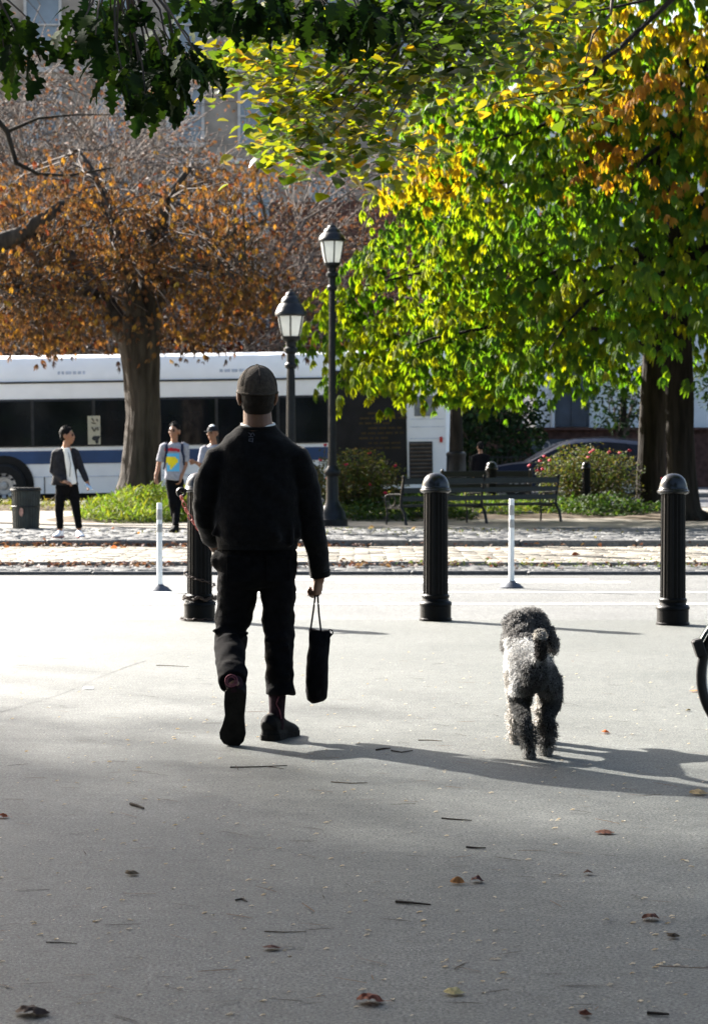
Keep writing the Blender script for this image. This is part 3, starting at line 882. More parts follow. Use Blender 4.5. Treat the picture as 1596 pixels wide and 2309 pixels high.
# ------------------------------------------------ bare trees beyond the bus
def bare_tree(name, x, Y, hgt, r0, lean, label, seed, leafpal, nleaf, spread=.5):
    rg = random.Random(seed)
    root = thing(name, (x, Y, .05), label, 'tree', 'bare trees beyond the bus')
    tips = []
    tr, br, tg = MB(), MB(), MB()
    def grow(p, d, L, r, dep):
        n = 4 if dep < 2 else 3
        pts = [p]; dd = d.copy()
        for i in range(n):
            dd = (dd + Vector((rg.gauss(0, .13), rg.gauss(0, .13), rg.gauss(0, .08) + (.05 if dep < 3 else -.02)))).normalized()
            pts.append(pts[-1] + dd * L / n)
        rr = [r * (1 - .45 * i / n) for i in range(n + 1)]
        if dep >= 3: rr = [max(q_, .013) for q_ in rr]
        (tr if dep == 0 else br if dep < 3 else tg).tube(pts, rr, 10 if dep == 0 else (6 if dep < 3 else 3), dep < 3)
        if dep >= 6 or r < .004: tips.append(pts[-1]); return
        kids = 3 if dep < 5 else 2
        for i in range(kids):
            t = rg.uniform(.45, 1.0) if i else 1.0
            q = pts[-1] if i == 0 else pts[min(n, max(1, int(t * n)))]
            ax = Vector((rg.gauss(0, 1), rg.gauss(0, 1), rg.gauss(0, .5))).normalized()
            nd = (dd + ax * rg.uniform(.35, .95) * (spread * 1.8)).normalized()
            grow(q, nd, L * rg.uniform(.62, .86), rr[-1] * rg.uniform(.55, .8), dep + 1)
    grow(Vector((x, Y, 0)), Vector((lean, rg.uniform(-.1, .1), 1)).normalized(), hgt * .3, r0, 0)
    part('trunk', tr, m_bark_lit, root, sharp=0)
    part('branches', br, m_twig, root, sharp=0)
    o = part('twigs', tg, m_twig, root, sharp=0); o['kind'] = 'stuff'
    if nleaf:
        k = nleaf
        lo = np.array([tuple(tips[rg.randrange(len(tips))] + Vector((rg.gauss(0, .35), rg.gauss(0, .35), rg.gauss(0, .3)))) for _ in range(k)])
        me = bulk_mesh('dead_leaves', [(t_small, euler_mats(nrs.uniform(-.9, .9, k), nrs.uniform(-.9, .9, k), nrs.uniform(0, 6.28, k), nrs.uniform(1.3, 2.6, k)), lo, pick_cols(leafpal, k, .3))])
        o = part('dead_leaves', me, m_dryleaf, root, smooth=False); o['kind'] = 'stuff'
    return root
PK = [(.11, .075, .062), (.09, .065, .056), (.13, .075, .05)]
OR = [(.13, .068, .036), (.11, .058, .034), (.085, .048, .032)]
bare_tree('bare_tree', X(105, 72), 72, 15, .36, .02, 'bare grey tree beyond the bus above the black jacketed man', 3, PK, 900)
bare_tree('bare_tree', X(470, 74), 74, 16, .4, .12, 'bare tree with a leaning fork beyond the bus above the walking man', 5, PK, 900)
bare_tree('bare_tree', X(-120, 70), 70, 16, .36, .05, 'bare tree beyond the bus at the far left edge', 8, OR, 900)
bare_tree('bare_tree', X(270, 78), 78, 17, .34, -.03, 'bare tree beyond the bus straight above the thick brown trunk', 12, PK, 900)
bare_tree('bare_tree', X(650, 70), 70, 13, .28, .02, 'russet twiggy tree beyond the bus behind the nearer lamp', 21, OR, 2200)
bare_tree('bare_tree', X(800, 76), 76, 14, .3, -.06, 'dark twiggy tree beyond the bus behind the taller lamp', 31, OR, 1500)
bare_tree('bare_tree', X(400, 67.5), 67.5, 11, .22, .05, 'low rusty twiggy tree beyond the bus right of the thick trunk', 44, OR, 2600, .62)
bare_tree('bare_tree', X(40, 67.5), 67.5, 10, .22, -.05, 'low rusty twiggy tree beyond the bus left of the thick trunk', 45, OR, 2200, .62)

bare_tree('bare_tree', X(190, 62), 66.5, 15, .2, .06, 'slender bare tree beyond the bus between the trunk and the black jacketed man', 61, PK, 350, .6)
bare_tree('bare_tree', X(360, 62), 66.8, 15.5, .22, -.1, 'slender bare tree beyond the bus just right of the thick trunk', 62, PK, 350, .6)
bare_tree('bare_tree', X(560, 62), 67.2, 15, .2, .04, 'slender bare tree beyond the bus left of the nearer lamp', 63, PK, 350, .6)
bare_tree('bare_tree', X(-10, 62), 67.0, 15.5, .2, .02, 'slender bare tree beyond the bus above the litter bin', 64, PK, 350, .6)

# maroon shrubs and dark evergreen behind the bus and on the right
def bush(name, c, r, n, pal, tmpl, size, label, cat, mat, group=None, stems=8, flat=.55, shell=.55, stem_mat=None):
    root = thing(name, (c[0], c[1], c[2] - r[2]), label, cat, group)
    sm = MB()
    base = Vector((c[0], c[1], c[2] - r[2]))
    for i in range(stems):
        a = U(0, 6.28); q = U(.3, .95)
        e = Vector((c[0] + math.cos(a) * r[0] * q, c[1] + math.sin(a) * r[1] * q, c[2] + r[2] * U(-.1, .85)))
        sm.tube(limb_path(base + Vector((math.cos(a) * .1, math.sin(a) * .1, 0)), e, 5, .1 * r[2], .04 * r[0]), [.022 * r[2] + .008, .018 * r[2] + .006, .014 * r[2] + .005, .01 * r[2] + .004, .006 * r[2] + .003, .003], 5)
    part('stems', sm, stem_mat or m_twig, root)
    lo = []
    while len(lo) < n:
        v = Vector((rnd.gauss(0, 1), rnd.gauss(0, 1), rnd.gauss(0, 1)))
        v = v.normalized() * (shell + (1 - shell) * rnd.random() if rnd.random() < .7 else rnd.random() ** .5)
        lump = 1 + .28 * noise.noise(v * 2.3 + Vector(c)) + .12 * noise.noise(v * 6 + Vector(c))
        p = Vector((c[0] + v.x * r[0] * lump, c[1] + v.y * r[1] * lump, c[2] + v.z * r[2] * lump))
        if p.z < base.z + .02: p.z = base.z + U(.02, .3) * r[2]
        lo.append(tuple(p))
    k = len(lo)
    me = bulk_mesh('foliage', [(tmpl, euler_mats(nrs.uniform(-.9, .9, k), nrs.uniform(-.9, .9, k), nrs.uniform(0, 6.28, k), nrs.uniform(.7, 1.35, k) * size), np.array(lo), pick_cols(pal, k, .3))])
    o = part('foliage', me, mat, root, smooth=False); o['kind'] = 'stuff'
    return root
MAR = [(.05, .014, .018), (.035, .012, .016), (.07, .02, .02)]
GRN = [(.02, .04, .018), (.03, .05, .02), (.016, .03, .016)]
bush('maroon_shrub', (X(120, 70), 70, 2.6), (2.6, 1.5, 2.6), 4200, MAR, t_small, 2.4, 'maroon leaved shrub over the bus roof left of the trunk', 'shrub', m_leafoak)
bush('maroon_shrub', (X(480, 70.5), 70.5, 2.7), (2.7, 1.5, 2.7), 4200, MAR, t_small, 2.4, 'maroon leaved shrub over the bus roof right of the trunk', 'shrub', m_leafoak)
bush('maroon_shrub', (X(760, 71), 71, 2.9), (2.2, 1.5, 2.9), 3200, MAR + GRN, t_small, 2.4, 'dark shrub behind the taller lamp beyond the bus', 'shrub', m_leafoak)
bush('dark_shrub', (X(1110, 68), 68, 1.9), (1.55, 1.2, 1.75), 3600, GRN, t_small, 2.2, 'dark evergreen bush between the bus rear and the blue window', 'shrub', m_leafoak)
bush('dark_shrub', (X(960, 69.5), 69.5, 2.6), (2.0, 1.2, 2.6), 3000, GRN, t_small, 2.2, 'tall dark bush right behind the rear of the bus', 'shrub', m_leafoak)
yt = bush('young_tree', (X(1400, 66.5), 66.5, 2.75), (1.15, .9, 1.15), 900, GRN, t_small, 2.0, 'thin leafed young tree before the white wall', 'tree', m_leafoak)
part('trunk', MB().tube([Vector((X(1402, 66.5), 66.5, 0)), Vector((X(1400, 66.5), 66.5, 1.2)), Vector((X(1405, 66.5), 66.5, 2.6)), Vector((X(1398, 66.5), 66.5, 3.6))], [.16, .12, .09, .04], 10), m_bark, yt)
yt = bush('young_tree', (X(1640, 66), 66, 3.0), (1.1, .9, .9), 600, GRN, t_small, 2.0, 'leafy sprig at the right edge before the white wall', 'tree', m_leafoak)
part('trunk', MB().tube([Vector((X(1690, 66), 66, 0)), Vector((X(1690, 66), 66, 2)), Vector((X(1660, 66), 66, 3.4))], [.12, .09, .04], 8), m_bark, yt)

# ------------------------------------------------ rose bushes and ground cover
ROSE = [(.05, .068, .022), (.065, .078, .026), (.08, .06, .028), (.042, .06, .022), (.1, .085, .03)]
m_rose = M('rose_petal', (.55, .012, .05), .6, .3, .3, 20)
def rose_bush(c, r, n, label, flowers):
    root = bush('rose_bush', c, r, n, ROSE, t_small, .75, label, 'rose bush', m_bush, None, 26, shell=.35)
    for (px, py, Yf) in flowers:
        f = MB(); p = P(px, py, Yf)
        for k in range(9):
            a = k * 2.4; q = .006 + .0025 * k
            f.ell(p + Vector((math.cos(a) * q, math.sin(a) * q, U(-.012, .018))), (.018, .018, .015), 6, 4)
        part('rose', f, m_rose, root)
        part('flower_stem', MB().tube([p, p + Vector((U(-.04, .04), U(-.04, .1), -.15)), p + Vector((U(-.08, .08), .1, -.4))], [.006, .006, .007], 4), m_twig, root)
rose_bush((X(800, 44.6), 44.6, .64), (.92, .8, .66), 7000, 'rose bush with red blooms beside the taller lamp post',
          [(733, 1004, 44.0), (722, 1038, 44), (832, 1021, 44.3), (890, 1051, 44.5), (780, 1048, 44), (835, 1092, 43.9), (745, 1060, 43.9), (738, 1078, 43.9), (868, 1112, 43.9)])
rose_bush((X(1325, 48.2), 48.2, .72), (1.12, .85, .72), 7000, 'wide rose bush with red blooms in front of the blue car',
          [(1192, 1050, 47.6), (1216, 1040, 47.6), (1226, 1030, 47.6), (1238, 1038, 47.6), (1210, 1061, 47.5), (1222, 1058, 47.5), (1336, 1016, 47.4), (1372, 1020, 47.4), (1418, 1016, 47.5), (1396, 1022, 47.4), (1325, 1032, 47.3), (1492, 1080, 47.5), (1330, 1020, 47.4)])
def cover(name, cx, cy, rx, ry, h, n, pal, label, cat='ground cover', size=1.0, z0=.1, blade=None):
    n = int(n * (1.35 if blade is not None else .85))
    lo, sz = [], []
    for i in range(n):
        a = U(0, 6.28); q = math.sqrt(rnd.random())
        x, y = cx + math.cos(a) * rx * q, cy + math.sin(a) * ry * q
        hh = h * (1 - .75 * q ** 3) * (.75 + .55 * noise.noise(Vector((x * 1.6, y * 1.6, cx))))
        lo.append((x, y, z0 * (1 - q * q) + max(0, hh) * rnd.random() ** .5)); sz.append(size * U(.6, 1.4))
    k = n
    me = bulk_mesh(name, [(t_small if blade is None else blade, euler_mats(nrs.uniform(-.3, 1.5, k), nrs.uniform(-.5, .5, k), nrs.uniform(0, 6.28, k), sz), np.array(lo), pick_cols(pal, k, .3))])
    return solo(name, me, m_bush, (0, 0, 0), label, cat, kind='stuff', smooth=False)
BRT = [(.1, .15, .02), (.13, .17, .025), (.08, .12, .02), (.16, .17, .03)]
DGR = [(.03, .06, .02), (.045, .08, .025), (.06, .09, .02)]
cover('ground_cover', -3.75, 44.6, 1.35, 3.2, .55, 7000, BRT, 'bright green plants round the foot of the thick brown trunk', size=.95, blade=t_blade)
cover('ground_cover', X(392, 42.5), 43.5, .5, 1.3, .62, 1500, BRT, 'tall bright green clump behind the walking youth', size=.95, blade=t_blade)
cover('ground_cover', -7.5, 50.3, 4.4, 1.0, .16, 2200, [(.12, .13, .035), (.17, .14, .05)], 'yellowish verge of grass along the bus street', size=.8, blade=t_blade)
cover('ground_cover', .6, 43.9, 1.6, 1.3, .42, 4200, DGR, 'dark green plants at the foot of the lamp and rose bush', size=1.1)
cover('ground_cover', 2.4, 46.6, 2.0, 1.8, .3, 4200, BRT + DGR, 'green ground cover seen through the long bench', size=.9, blade=t_blade)
cover('ground_cover', 4.7, 46.3, 1.35, 1.5, .34, 3200, DGR, 'dark green plants below the wide rose bush', size=1.1)
cover('weeds', .2, 37.4, 4.5, 1.8, .035, 900, [(.075, .085, .03), (.09, .08, .04)], 'low weeds growing in the joints of the cobbles', 'weeds', .55, .035)
cover('weeds', 3.5, 28.5, 3.6, .5, .03, 420, [(.075, .085, .03), (.07, .09, .035)], 'weeds in the joints of the block strip by the road', 'weeds', .5, -.085)
# ================================================================== BUILDINGS
m_stone = M('facade_stone', (.26, .225, .185), .85, .3, .25, 1.5, .2, 20)
m_glassblue = M('window_glass', (.14, .17, .2), .1, .6, .2, 1)
m_trim = M('pale_trim', (.42, .4, .37), .8, .3, .12, 3)
m_stucco = M('white_stucco', (.55, .58, .6), .85, .3, .08, 2, .1, 30)
m_brownstone = M('brown_brick', (.06, .032, .026), .9, .2, .35, 6, .4, 30)
m_bluedoor = M('blue_black_paint', (.03, .042, .06), .5, .4, .25, 2)
def facade(name, x0, x1, Y, ztop, label, rows, cols, ww, wh, zfirst, zstep, wallmat, trim):
    root = thing(name, ((x0 + x1) / 2, Y, 0), label, 'building')
    part('wall', MB().box(((x0 + x1) / 2, Y + 4, ztop / 2), (x1 - x0, 8, ztop)), wallmat, root, smooth=False)
    part('cornice', MB().box(((x0 + x1) / 2, Y - .2, ztop - .6), (x1 - x0 + .6, .7, .5), None, .08).box(((x0 + x1) / 2, Y - .1, zfirst - .9), (x1 - x0 + .2, .3, .35), None, .05), trim, root, smooth=False)
    for r in range(rows):
        if r: part('string_course', MB().box(((x0 + x1) / 2, Y - .06, zfirst + r * zstep - .75), (x1 - x0, .16, .22)), trim, root, smooth=False)
        for c in range(cols):
            xc = x0 + (c + .5) * (x1 - x0) / cols; zc = zfirst + r * zstep + wh / 2
            fr = MB()
            for (dx, dz, sx_, sz_) in ((-ww / 2, 0, .12, wh + .24), (ww / 2, 0, .12, wh + .24), (0, wh / 2 + .06, ww - .12, .12), (0, -wh / 2 - .08, ww + .1, .16), (0, 0, ww - .12, .07)):
                fr.box((xc + dx, Y - .05 - (.03 if sx_ > 1 else 0), zc + dz), (sx_, .16, sz_))
            f = part('window', fr, trim, root, smooth=False)
            part('pane', MB().box((xc, Y - .015, zc), (ww - .1, .05, wh)), m_glassblue, f, smooth=False)
    return root
facade('apartment_building', -27, 6.5, 104, 27, 'pale stone building with blue windows behind the bare trees', 6, 11, 1.5, 2.3, 2.6, 3.9, m_stone, m_trim)
# white walled house on the right
hs = thing('town_house', (12, 76, 0), 'white walled house with brown base behind the chestnut trunks', 'building')
part('upper_wall', MB().box((14.2, 79, 7.9), (17, 6, 12)), m_stucco, hs, smooth=False)
part('brown_base', MB().box((14.0, 78.9, .92), (23, 6.4, 1.86)), m_brownstone, hs, smooth=False)
wn = part('window', MB().box((X(1289, 76), 75.97, 4.1), (1.06, .12, 4.3)), m_bluedoor, hs, smooth=False)
for dx in (-.5, 0, .5): part('mullion', MB().box((X(1289, 76) + dx, 75.9, 4.1), (.06, .06, 4.3)), m_bluedoor, wn, smooth=False)
part('drain_pipe', MB().tube([(X(1245, 76), 75.93, 1.9), (X(1245, 76), 75.93, 9)], .07, 8), m_stucco, hs)
part('window', MB().box((X(1520, 76), 75.97, 4.6), (1.1, .1, 2.2)), m_bluedoor, hs, smooth=False)
part('wall_cap', MB().box((14.0, 75.66, 1.89), (23, .3, .08)), m_brownstone, hs, smooth=False)
# dark row of houses that closes the view under the chestnut
h2 = thing('brick_house', (-1.5, 90, 0), 'dark brick house front closing the gap behind the bus rear', 'building')
part('wall', MB().box((5.0, 88.5, 5), (16, 5, 10)), m_brownstone, h2, smooth=False)
for i in range(4):
    f = part('window', MB().box((-.6 + i * 2.6, 85.97, 4.2), (1.1, .1, 1.9)), m_bluedoor, h2, smooth=False)
    part('sill', MB().box((-.6 + i * 2.6, 85.9, 3.16), (1.3, .2, .12)), m_trim, f, smooth=False)
# small shop lettering
sg = thing('shop_sign', (X(1247, 75.2), 75.2, Z(1005, 75.2)), 'dark sign board with pale letters left of the blue car roof', 'sign')
part('board', MB().box((X(1250, 75.2), 75.3, Z(1006, 75.2)), (1.5, .06, .42), None, .01), m_bluedoor, sg, smooth=False)
def text_mesh(body, size, ext=.004):
    cu = bpy.data.curves.new('letters', 'FONT'); cu.body = body; cu.size = size; cu.extrude = ext; cu.align_x = 'CENTER'; cu.align_y = 'CENTER'
    o = bpy.data.objects.new('letters', cu); COL.objects.link(o)
    dg = bpy.context.evaluated_depsgraph_get()
    me = bpy.data.meshes.new_from_object(o.evaluated_get(dg))
    bpy.data.objects.remove(o)
    return me
me = text_mesh('De S', .36); me.transform(Matrix.Translation((X(1247, 75.2), 75.25, Z(1005, 75.2))) @ Matrix.Rotation(R(90), 4, 'X'))
part('lettering', me, m_trim, sg, smooth=False)

# ================================================================== THE BUS
BY = 56.0; BS = F / BY
def bx(px): return (px - CX) / BS
m_white = M('bus_white', (.9, .91, .92), .35, .5, .03, 3)
m_bblue = M('bus_blue', (.013, .058, .17), .35, .5, .12, 2)
m_bglass = M('bus_glass', (.008, .01, .013), .05, .4, .5, .8)
m_rubber = M('rubber', (.012, .012, .012), .8, .3, .2, 10)
m_steel = M('brushed_steel', (.4, .41, .43), .35, .5, .15, 8, metal=.8)
m_seam = M('dark_seam', (.03, .032, .035), .6, .3)
m_red = M('red_lens', (.5, .02, .02), .3, .5)
m_adgold = M('dull_gold_print', (.06, .042, .018), .7, .2, .2, 9)
m_ad = M('black_wrap', (.01, .01, .013), .4, .25, .3, 3)
m_palewash = M('pale_blue_print', (.5, .56, .68), .5, .3)
bus = thing('city_bus', (-3.6, 57.2, .02), 'long white city bus with blue stripe and dark windows passing behind', 'bus')
bus.rotation_euler = (0, -R(.85), 0)
xa, xb = -10.6, 2.15
prof = [(0.0, .3), (0.0, .62), (0.0, 2.86), (.05, 2.89), (.09, 3.25), (.2, 3.44), (.5, 3.52), (1.25, 3.55), (2.0, 3.52), (2.3, 3.44), (2.41, 3.25), (2.45, 2.89), (2.5, 2.86), (2.5, .3)]
mb = MB(); n = len(prof)
rings = [(xa - .15, .35), (xa, .06), (xa + .2, 0), (xb, 0), (xb + .2, .12), (xb + .3, .32)]
for (x, ins) in rings:
    mb.v += [(x - (0 if x < 0 else max(0, (z - 1.0)) * .1 * (1 if ins > 0 else 0)), BY + (y * (1 - 2 * ins / 2.5) + ins), z if z > .4 else .3) for (y, z) in prof]
for i in range(len(rings) - 1):
    for k in range(n):
        k2 = (k + 1) % n
        mb.f.append((i * n + k, (i + 1) * n + k, (i + 1) * n + k2, i * n + k2))
mb.f.append(tuple(range(n))); mb.f.append(tuple((len(rings) - 1) * n + k for k in range(n - 1, -1, -1)))
body = part('body', mb, m_white, bus, sharp=30)
part('roof_seam', MB().box(((xa + xb) / 2, BY - .004, 2.875), (xb - xa - .4, .03, .045)), m_seam, bus, smooth=False)
# window band and separate panes
part('window_band', MB().box(((xa + .3 - .5) / 2, BY - .006, 1.935), (-.5 - xa - .3, .03, 1.11)), m_seam, bus, smooth=False)
x = xa + .36; k = 0
while x < -.9:
    wd = min(1.42, -.55 - x)
    part('window', MB().box((x + wd / 2, BY - .025, 1.93), (wd - .07, .02, 1.03), None, .008), m_bglass, bus, smooth=False)
    x += wd
part('blue_stripe', MB().box(((xa + .3 - .45) / 2, BY - .008, 1.14), (-.45 - xa - .3, .02, .3)), m_bblue, bus, smooth=False)
for px in (-90, 12 + 90, 271, 430, 600, 700): part('panel_joint', MB().box((bx(px), BY - .004, .5), (.022, .02, .38)), m_seam, bus, smooth=False)
part('panel_joint', MB().box((-4.0, BY - .003, .69), (11.5, .015, .014)), m_palewash, bus, smooth=False)
part('underframe', MB().box((-4.0, BY + 1.25, .22), (11.6, 2.2, .2)), m_rubber, bus, smooth=False)
# faint lettering on the roof panel
for px0 in (135, 500):
    pr = MB(); xx = bx(px0)
    while xx < bx(px0 + 62):
        L = U(.05, .14); pr.box((xx + L / 2, BY + .075 + .0, 3.09), (L, .02, .07)); xx += L + .035
    part('roof_print', pr, m_palewash, bus, smooth=False)
# wheel
def wheel(cx, cy, cz, r, wdt, root, rimmat, name='wheel'):
    ax = Matrix.Rotation(R(90), 3, 'X')
    w_ = part(name, MB().lathe((cx, cy + wdt / 2, cz), [(r * .58, -wdt * .02), (r * .9, 0), (r, wdt * .18), (r, wdt * .82), (r * .9, wdt), (r * .58, wdt)], 32, ax, False), m_rubber, root)
    part('rim', MB().lathe((cx, cy - wdt * .3, cz), [(r * .6, -wdt * .3), (r * .58, wdt * .0), (r * .45, -wdt * .05), (r * .4, -wdt * .2), (r * .2, -wdt * .22), (r * .17, 0), (.01, .01)][::-1], 28, ax), rimmat, w_)
    hl = MB()
    for q in range(10):
        a = q * math.pi / 5
        hl.lathe((cx + math.cos(a) * r * .5, cy - wdt * .45, cz + math.sin(a) * r * .5), [(r * .065, -.02), (r * .065, .02)], 8, ax)
    part('rim_hole', hl, m_rubber, w_)
    return w_
for wx in (bx(12), ):
    part('wheel_arch', MB().lathe((wx, BY - .012, .52), [(.68, -.02), (.68, .02)], 32, Matrix.Rotation(R(90), 3, 'X')).box((wx, BY - .008, .3), (1.36, .03, .5)), m_rubber, bus, smooth=True)
    wheel(wx, BY - .055, .5, .5, .28, bus, m_steel)
wheel(-1.2, BY + .09, .5, .5, .28, bus, m_steel)
# black wrapped rear section with rows of print
part('black_panel', MB().box(((bx(757) + bx(919)) / 2, BY - .012, 1.72), (bx(919) - bx(757), .02, 2.66)), m_ad, bus, smooth=False)
pr = MB()
for r_ in range(8):
    zz = 2.05 - r_ * .115; xx = bx(803) + (U(0, .15) if r_ % 3 else .3)
    while xx < bx(905) - (.3 if r_ % 3 == 2 else 0):
        L = U(.07, .22); pr.box((xx + L / 2, BY - .026, zz), (L, .012, .042)); xx += L + .045
part('printed_lines', pr, m_adgold, bus, smooth=False)
part('rear_window', MB().box((bx(961), BY - .012, 2.2), (.5, .02, .46), None, .006), M('grey_glass', (.2, .21, .23), .2, .4), bus, smooth=False)
vent = part('vent', MB().box((bx(950), BY - .01, .95), (.54, .02, .86)), m_seam, bus, smooth=False)
for i in range(9): part('louvre', MB().box((bx(950), BY - .035, .58 + i * .092), (.5, .03, .045), Matrix.Rotation(R(35), 3, 'X')), M('louvre_metal', (.11, .085, .065), .6, .4) if i == 0 else bpy.data.materials['louvre_metal'], vent, smooth=False)
part('marker_light', MB().box((bx(996), BY - .02, 1.42), (.07, .04, .13), None, .012), m_red, bus, smooth=False)
for zz in (1.45, 1.72, 1.9): part('panel_joint', MB().box((bx(965), BY - .004, zz), (.8, .012, .012)), m_palewash, bus, smooth=False)
# paper in the window
m_paper = M('cream_paper', (.5, .47, .36), .9, .2, .08, 4)
sgn = thing('window_notice', (bx(214), BY - .05, 1.42), 'cream paper notice with dark marks stuck in the bus window', 'notice')
sgn.rotation_euler = (0, -R(.85), 0)
part('paper', MB().box((bx(214), BY - .043, 1.72), (.29, .008, .66)), m_paper, sgn, smooth=False)
mk = MB(); xs = bx(214)
def stroke(a, b, r=.014): mk.tube([(xs + a[0], BY - .049, 1.72 + a[1]), (xs + b[0], BY - .049, 1.72 + b[1])], (r), 5)
for a, b in (((-.05, .28), (.0, .2)), ((-.06, .17), (.04, .15)), ((.06, .26), (.09, .2)), ((-.05, .07), (.0, -.03)), ((.0, -.03), (.06, .06)), ((.09, .07), (.09, -.01))): stroke(a, b)
mk.ell((xs + .03, BY - .049, 1.53), (.085, .005, .06), 10, 6); mk.ell((xs + .06, BY - .049, 1.46), (.04, .005, .06), 8, 5); mk.ell((xs + .1, BY - .049, 1.56), (.04, .005, .03), 8, 5)
part('print', mk, m_seam, sgn)['kind'] = 'stuff'

# ================================================================== PARKED CAR
m_navy = M('navy_paint', (.005, .01, .028), .35, .25, .1, 2)
m_carglass = M('car_glass', (.01, .014, .024), .08, .4)
car = thing('parked_car', (5.9, 62.6, -.06), 'dark blue car parked behind the wide rose bush', 'car')
cx0 = X(1090, 62.6)
def carprof(pts, y0, y1, taper):
    mb = MB(); n = len(pts)
    for y, q in ((y0, taper), (y0 + .18, 1), (y1 - .18, 1), (y1, taper)):
        mb.v += [(cx0 + (x - 2.2) * (1 - (1 - q) * .08) + 2.2, y, (z - .5) * (q if z > .9 else 1) + .5) for x, z in pts]
    for i in range(3):
        for k in range(n):
            k2 = (k + 1) % n; mb.f.append((i * n + k, i * n + k2, (i + 1) * n + k2, (i + 1) * n + k))
    mb.f.append(tuple(range(n - 1, -1, -1))); mb.f.append(tuple(3 * n + k for k in range(n)))
    return mb
part('body', carprof([(0, .3), (.02, .62), (.15, .78), (.7, .88), (1.2, .95), (4.35, .98), (4.6, .9), (4.65, .45), (4.6, .28)], 62.6, 64.4, .93), m_navy, car, sharp=35)
part('roof', carprof([(1.15, .96), (1.55, 1.2), (2.05, 1.45), (2.4, 1.53), (3.2, 1.56), (4.0, 1.48), (4.5, .98)], 62.68, 64.32, .9), m_navy, car, sharp=35)
part('window', MB().add([(cx0 + a, 62.66 - .015, z) for a, z in ((1.75, 1.02), (2.15, 1.36), (2.55, 1.44), (2.95, 1.46), (2.95, 1.02))], [(4, 3, 2, 1, 0)]), m_carglass, car, smooth=False)
part('window', MB().add([(cx0 + a, 62.66 - .015, z) for a, z in ((3.03, 1.02), (3.03, 1.46), (3.7, 1.42), (4.05, 1.05))], [(3, 2, 1, 0)]), m_carglass, car, smooth=False)
part('roof_rail', MB().tube([(cx0 + 1.2, 62.7, 1.0), (cx0 + 2.05, 62.72, 1.47), (cx0 + 2.4, 62.74, 1.55), (cx0 + 3.2, 62.75, 1.585), (cx0 + 4.0, 62.74, 1.51)], .01, 6), m_seam, car)
for xx in (.85, 3.75): wheel(cx0 + xx, 62.62, .33, .33, .2, car, m_steel)
part('headlight', MB().ell((cx0 + .12, 62.66, .68), (.12, .05, .07), 10, 6), m_steel, car)
part('door', MB().box((cx0 + 2.4, 62.597, .72), (1.0, .012, .5), None, .004), m_navy, car, smooth=False)

# ================================================================== STREET FURNITURE
def fluted(c, zs, rs, flutes=20, depth=.08, sub=3):
    """fluted shaft"""
    mb = MB(); seg = flutes * sub; c = Vector(c)
    for z, r in zip(zs, rs):
        for k in range(seg):
            a = 2 * math.pi * k / seg
            q = 1 - depth * (1 if k % sub == 1 else (.35 if k % sub == 2 else 0))
            mb.v.append((c.x + math.cos(a) * r * q, c.y + math.sin(a) * r * q, z))
    for i in range(len(zs) - 1):
        for k in range(seg):
            k2 = (k + 1) % seg; mb.f.append((i * seg + k, i * seg + k2, (i + 1) * seg + k2, (i + 1) * seg + k))
    mb.f.append(tuple(range(seg - 1, -1, -1))); mb.f.append(tuple((len(zs) - 1) * seg + k for k in range(seg)))
    return mb
def bollard(loc, hgt, label, group, rs=.098):
    b = thing('bollard', loc, label, 'bollard', group)
    x, y, z = loc; s = rs / .098
    def L(p): return [(r * s, zz) for r, zz in p]
    hb, ht = .135 * hgt / 1.15, hgt
    part('base', MB().lathe((x, y, z), L([(.128, -.02), (.128, .015), (.121, .02), (.121, hb - .02), (.128, hb - .015), (.128, hb), (.118, hb + .012), (.104, hb + .02), (.1, hb + .035), (.107, hb + .045), (.107, hb + .06), (.098, hb + .07)]), 32), m_black, b)
    part('shaft', fluted((x, y, z), [z + hb + .06, z + ht - .155], [rs * 1.0, rs * .955], 18, .07), m_black, b, sharp=25)
    part('cap', MB().lathe((x, y, z), L([(.094, ht - .16), (.112, ht - .152), (.121, ht - .142), (.121, ht - .133), (.113, ht - .125), (.113, ht - .118), (.107, ht - .112), (.105, ht - .095), (.099, ht - .07), (.087, ht - .043), (.068, ht - .021), (.042, ht - .006), (.015, ht), (.002, ht)]), 32), m_blackcap, b)
    return b
BG = 'black bollards along the plaza edge'
g1 = G(450, 1399); g2 = G(982, 1399); g3 = G(1517, 1409)
bol_l = bollard(g1, 1.155, 'black bollard beside the man, wrapped with chains', BG)
bollard(g2, 1.15, 'plain black fluted bollard in front of the long bench', BG)
bollard(g3, 1.15, 'plain black fluted bollard in front of the chestnut trunks', BG)
bollard(G(1321, 1158, .03), 1.02, 'small black bollard in front of the wide rose bush', 'small bollards on the island', .085)
bollard((X(1108, 47.3), 47.3, .05), 1.0, 'small black bollard seen through the long bench', 'small bollards on the island', .1)

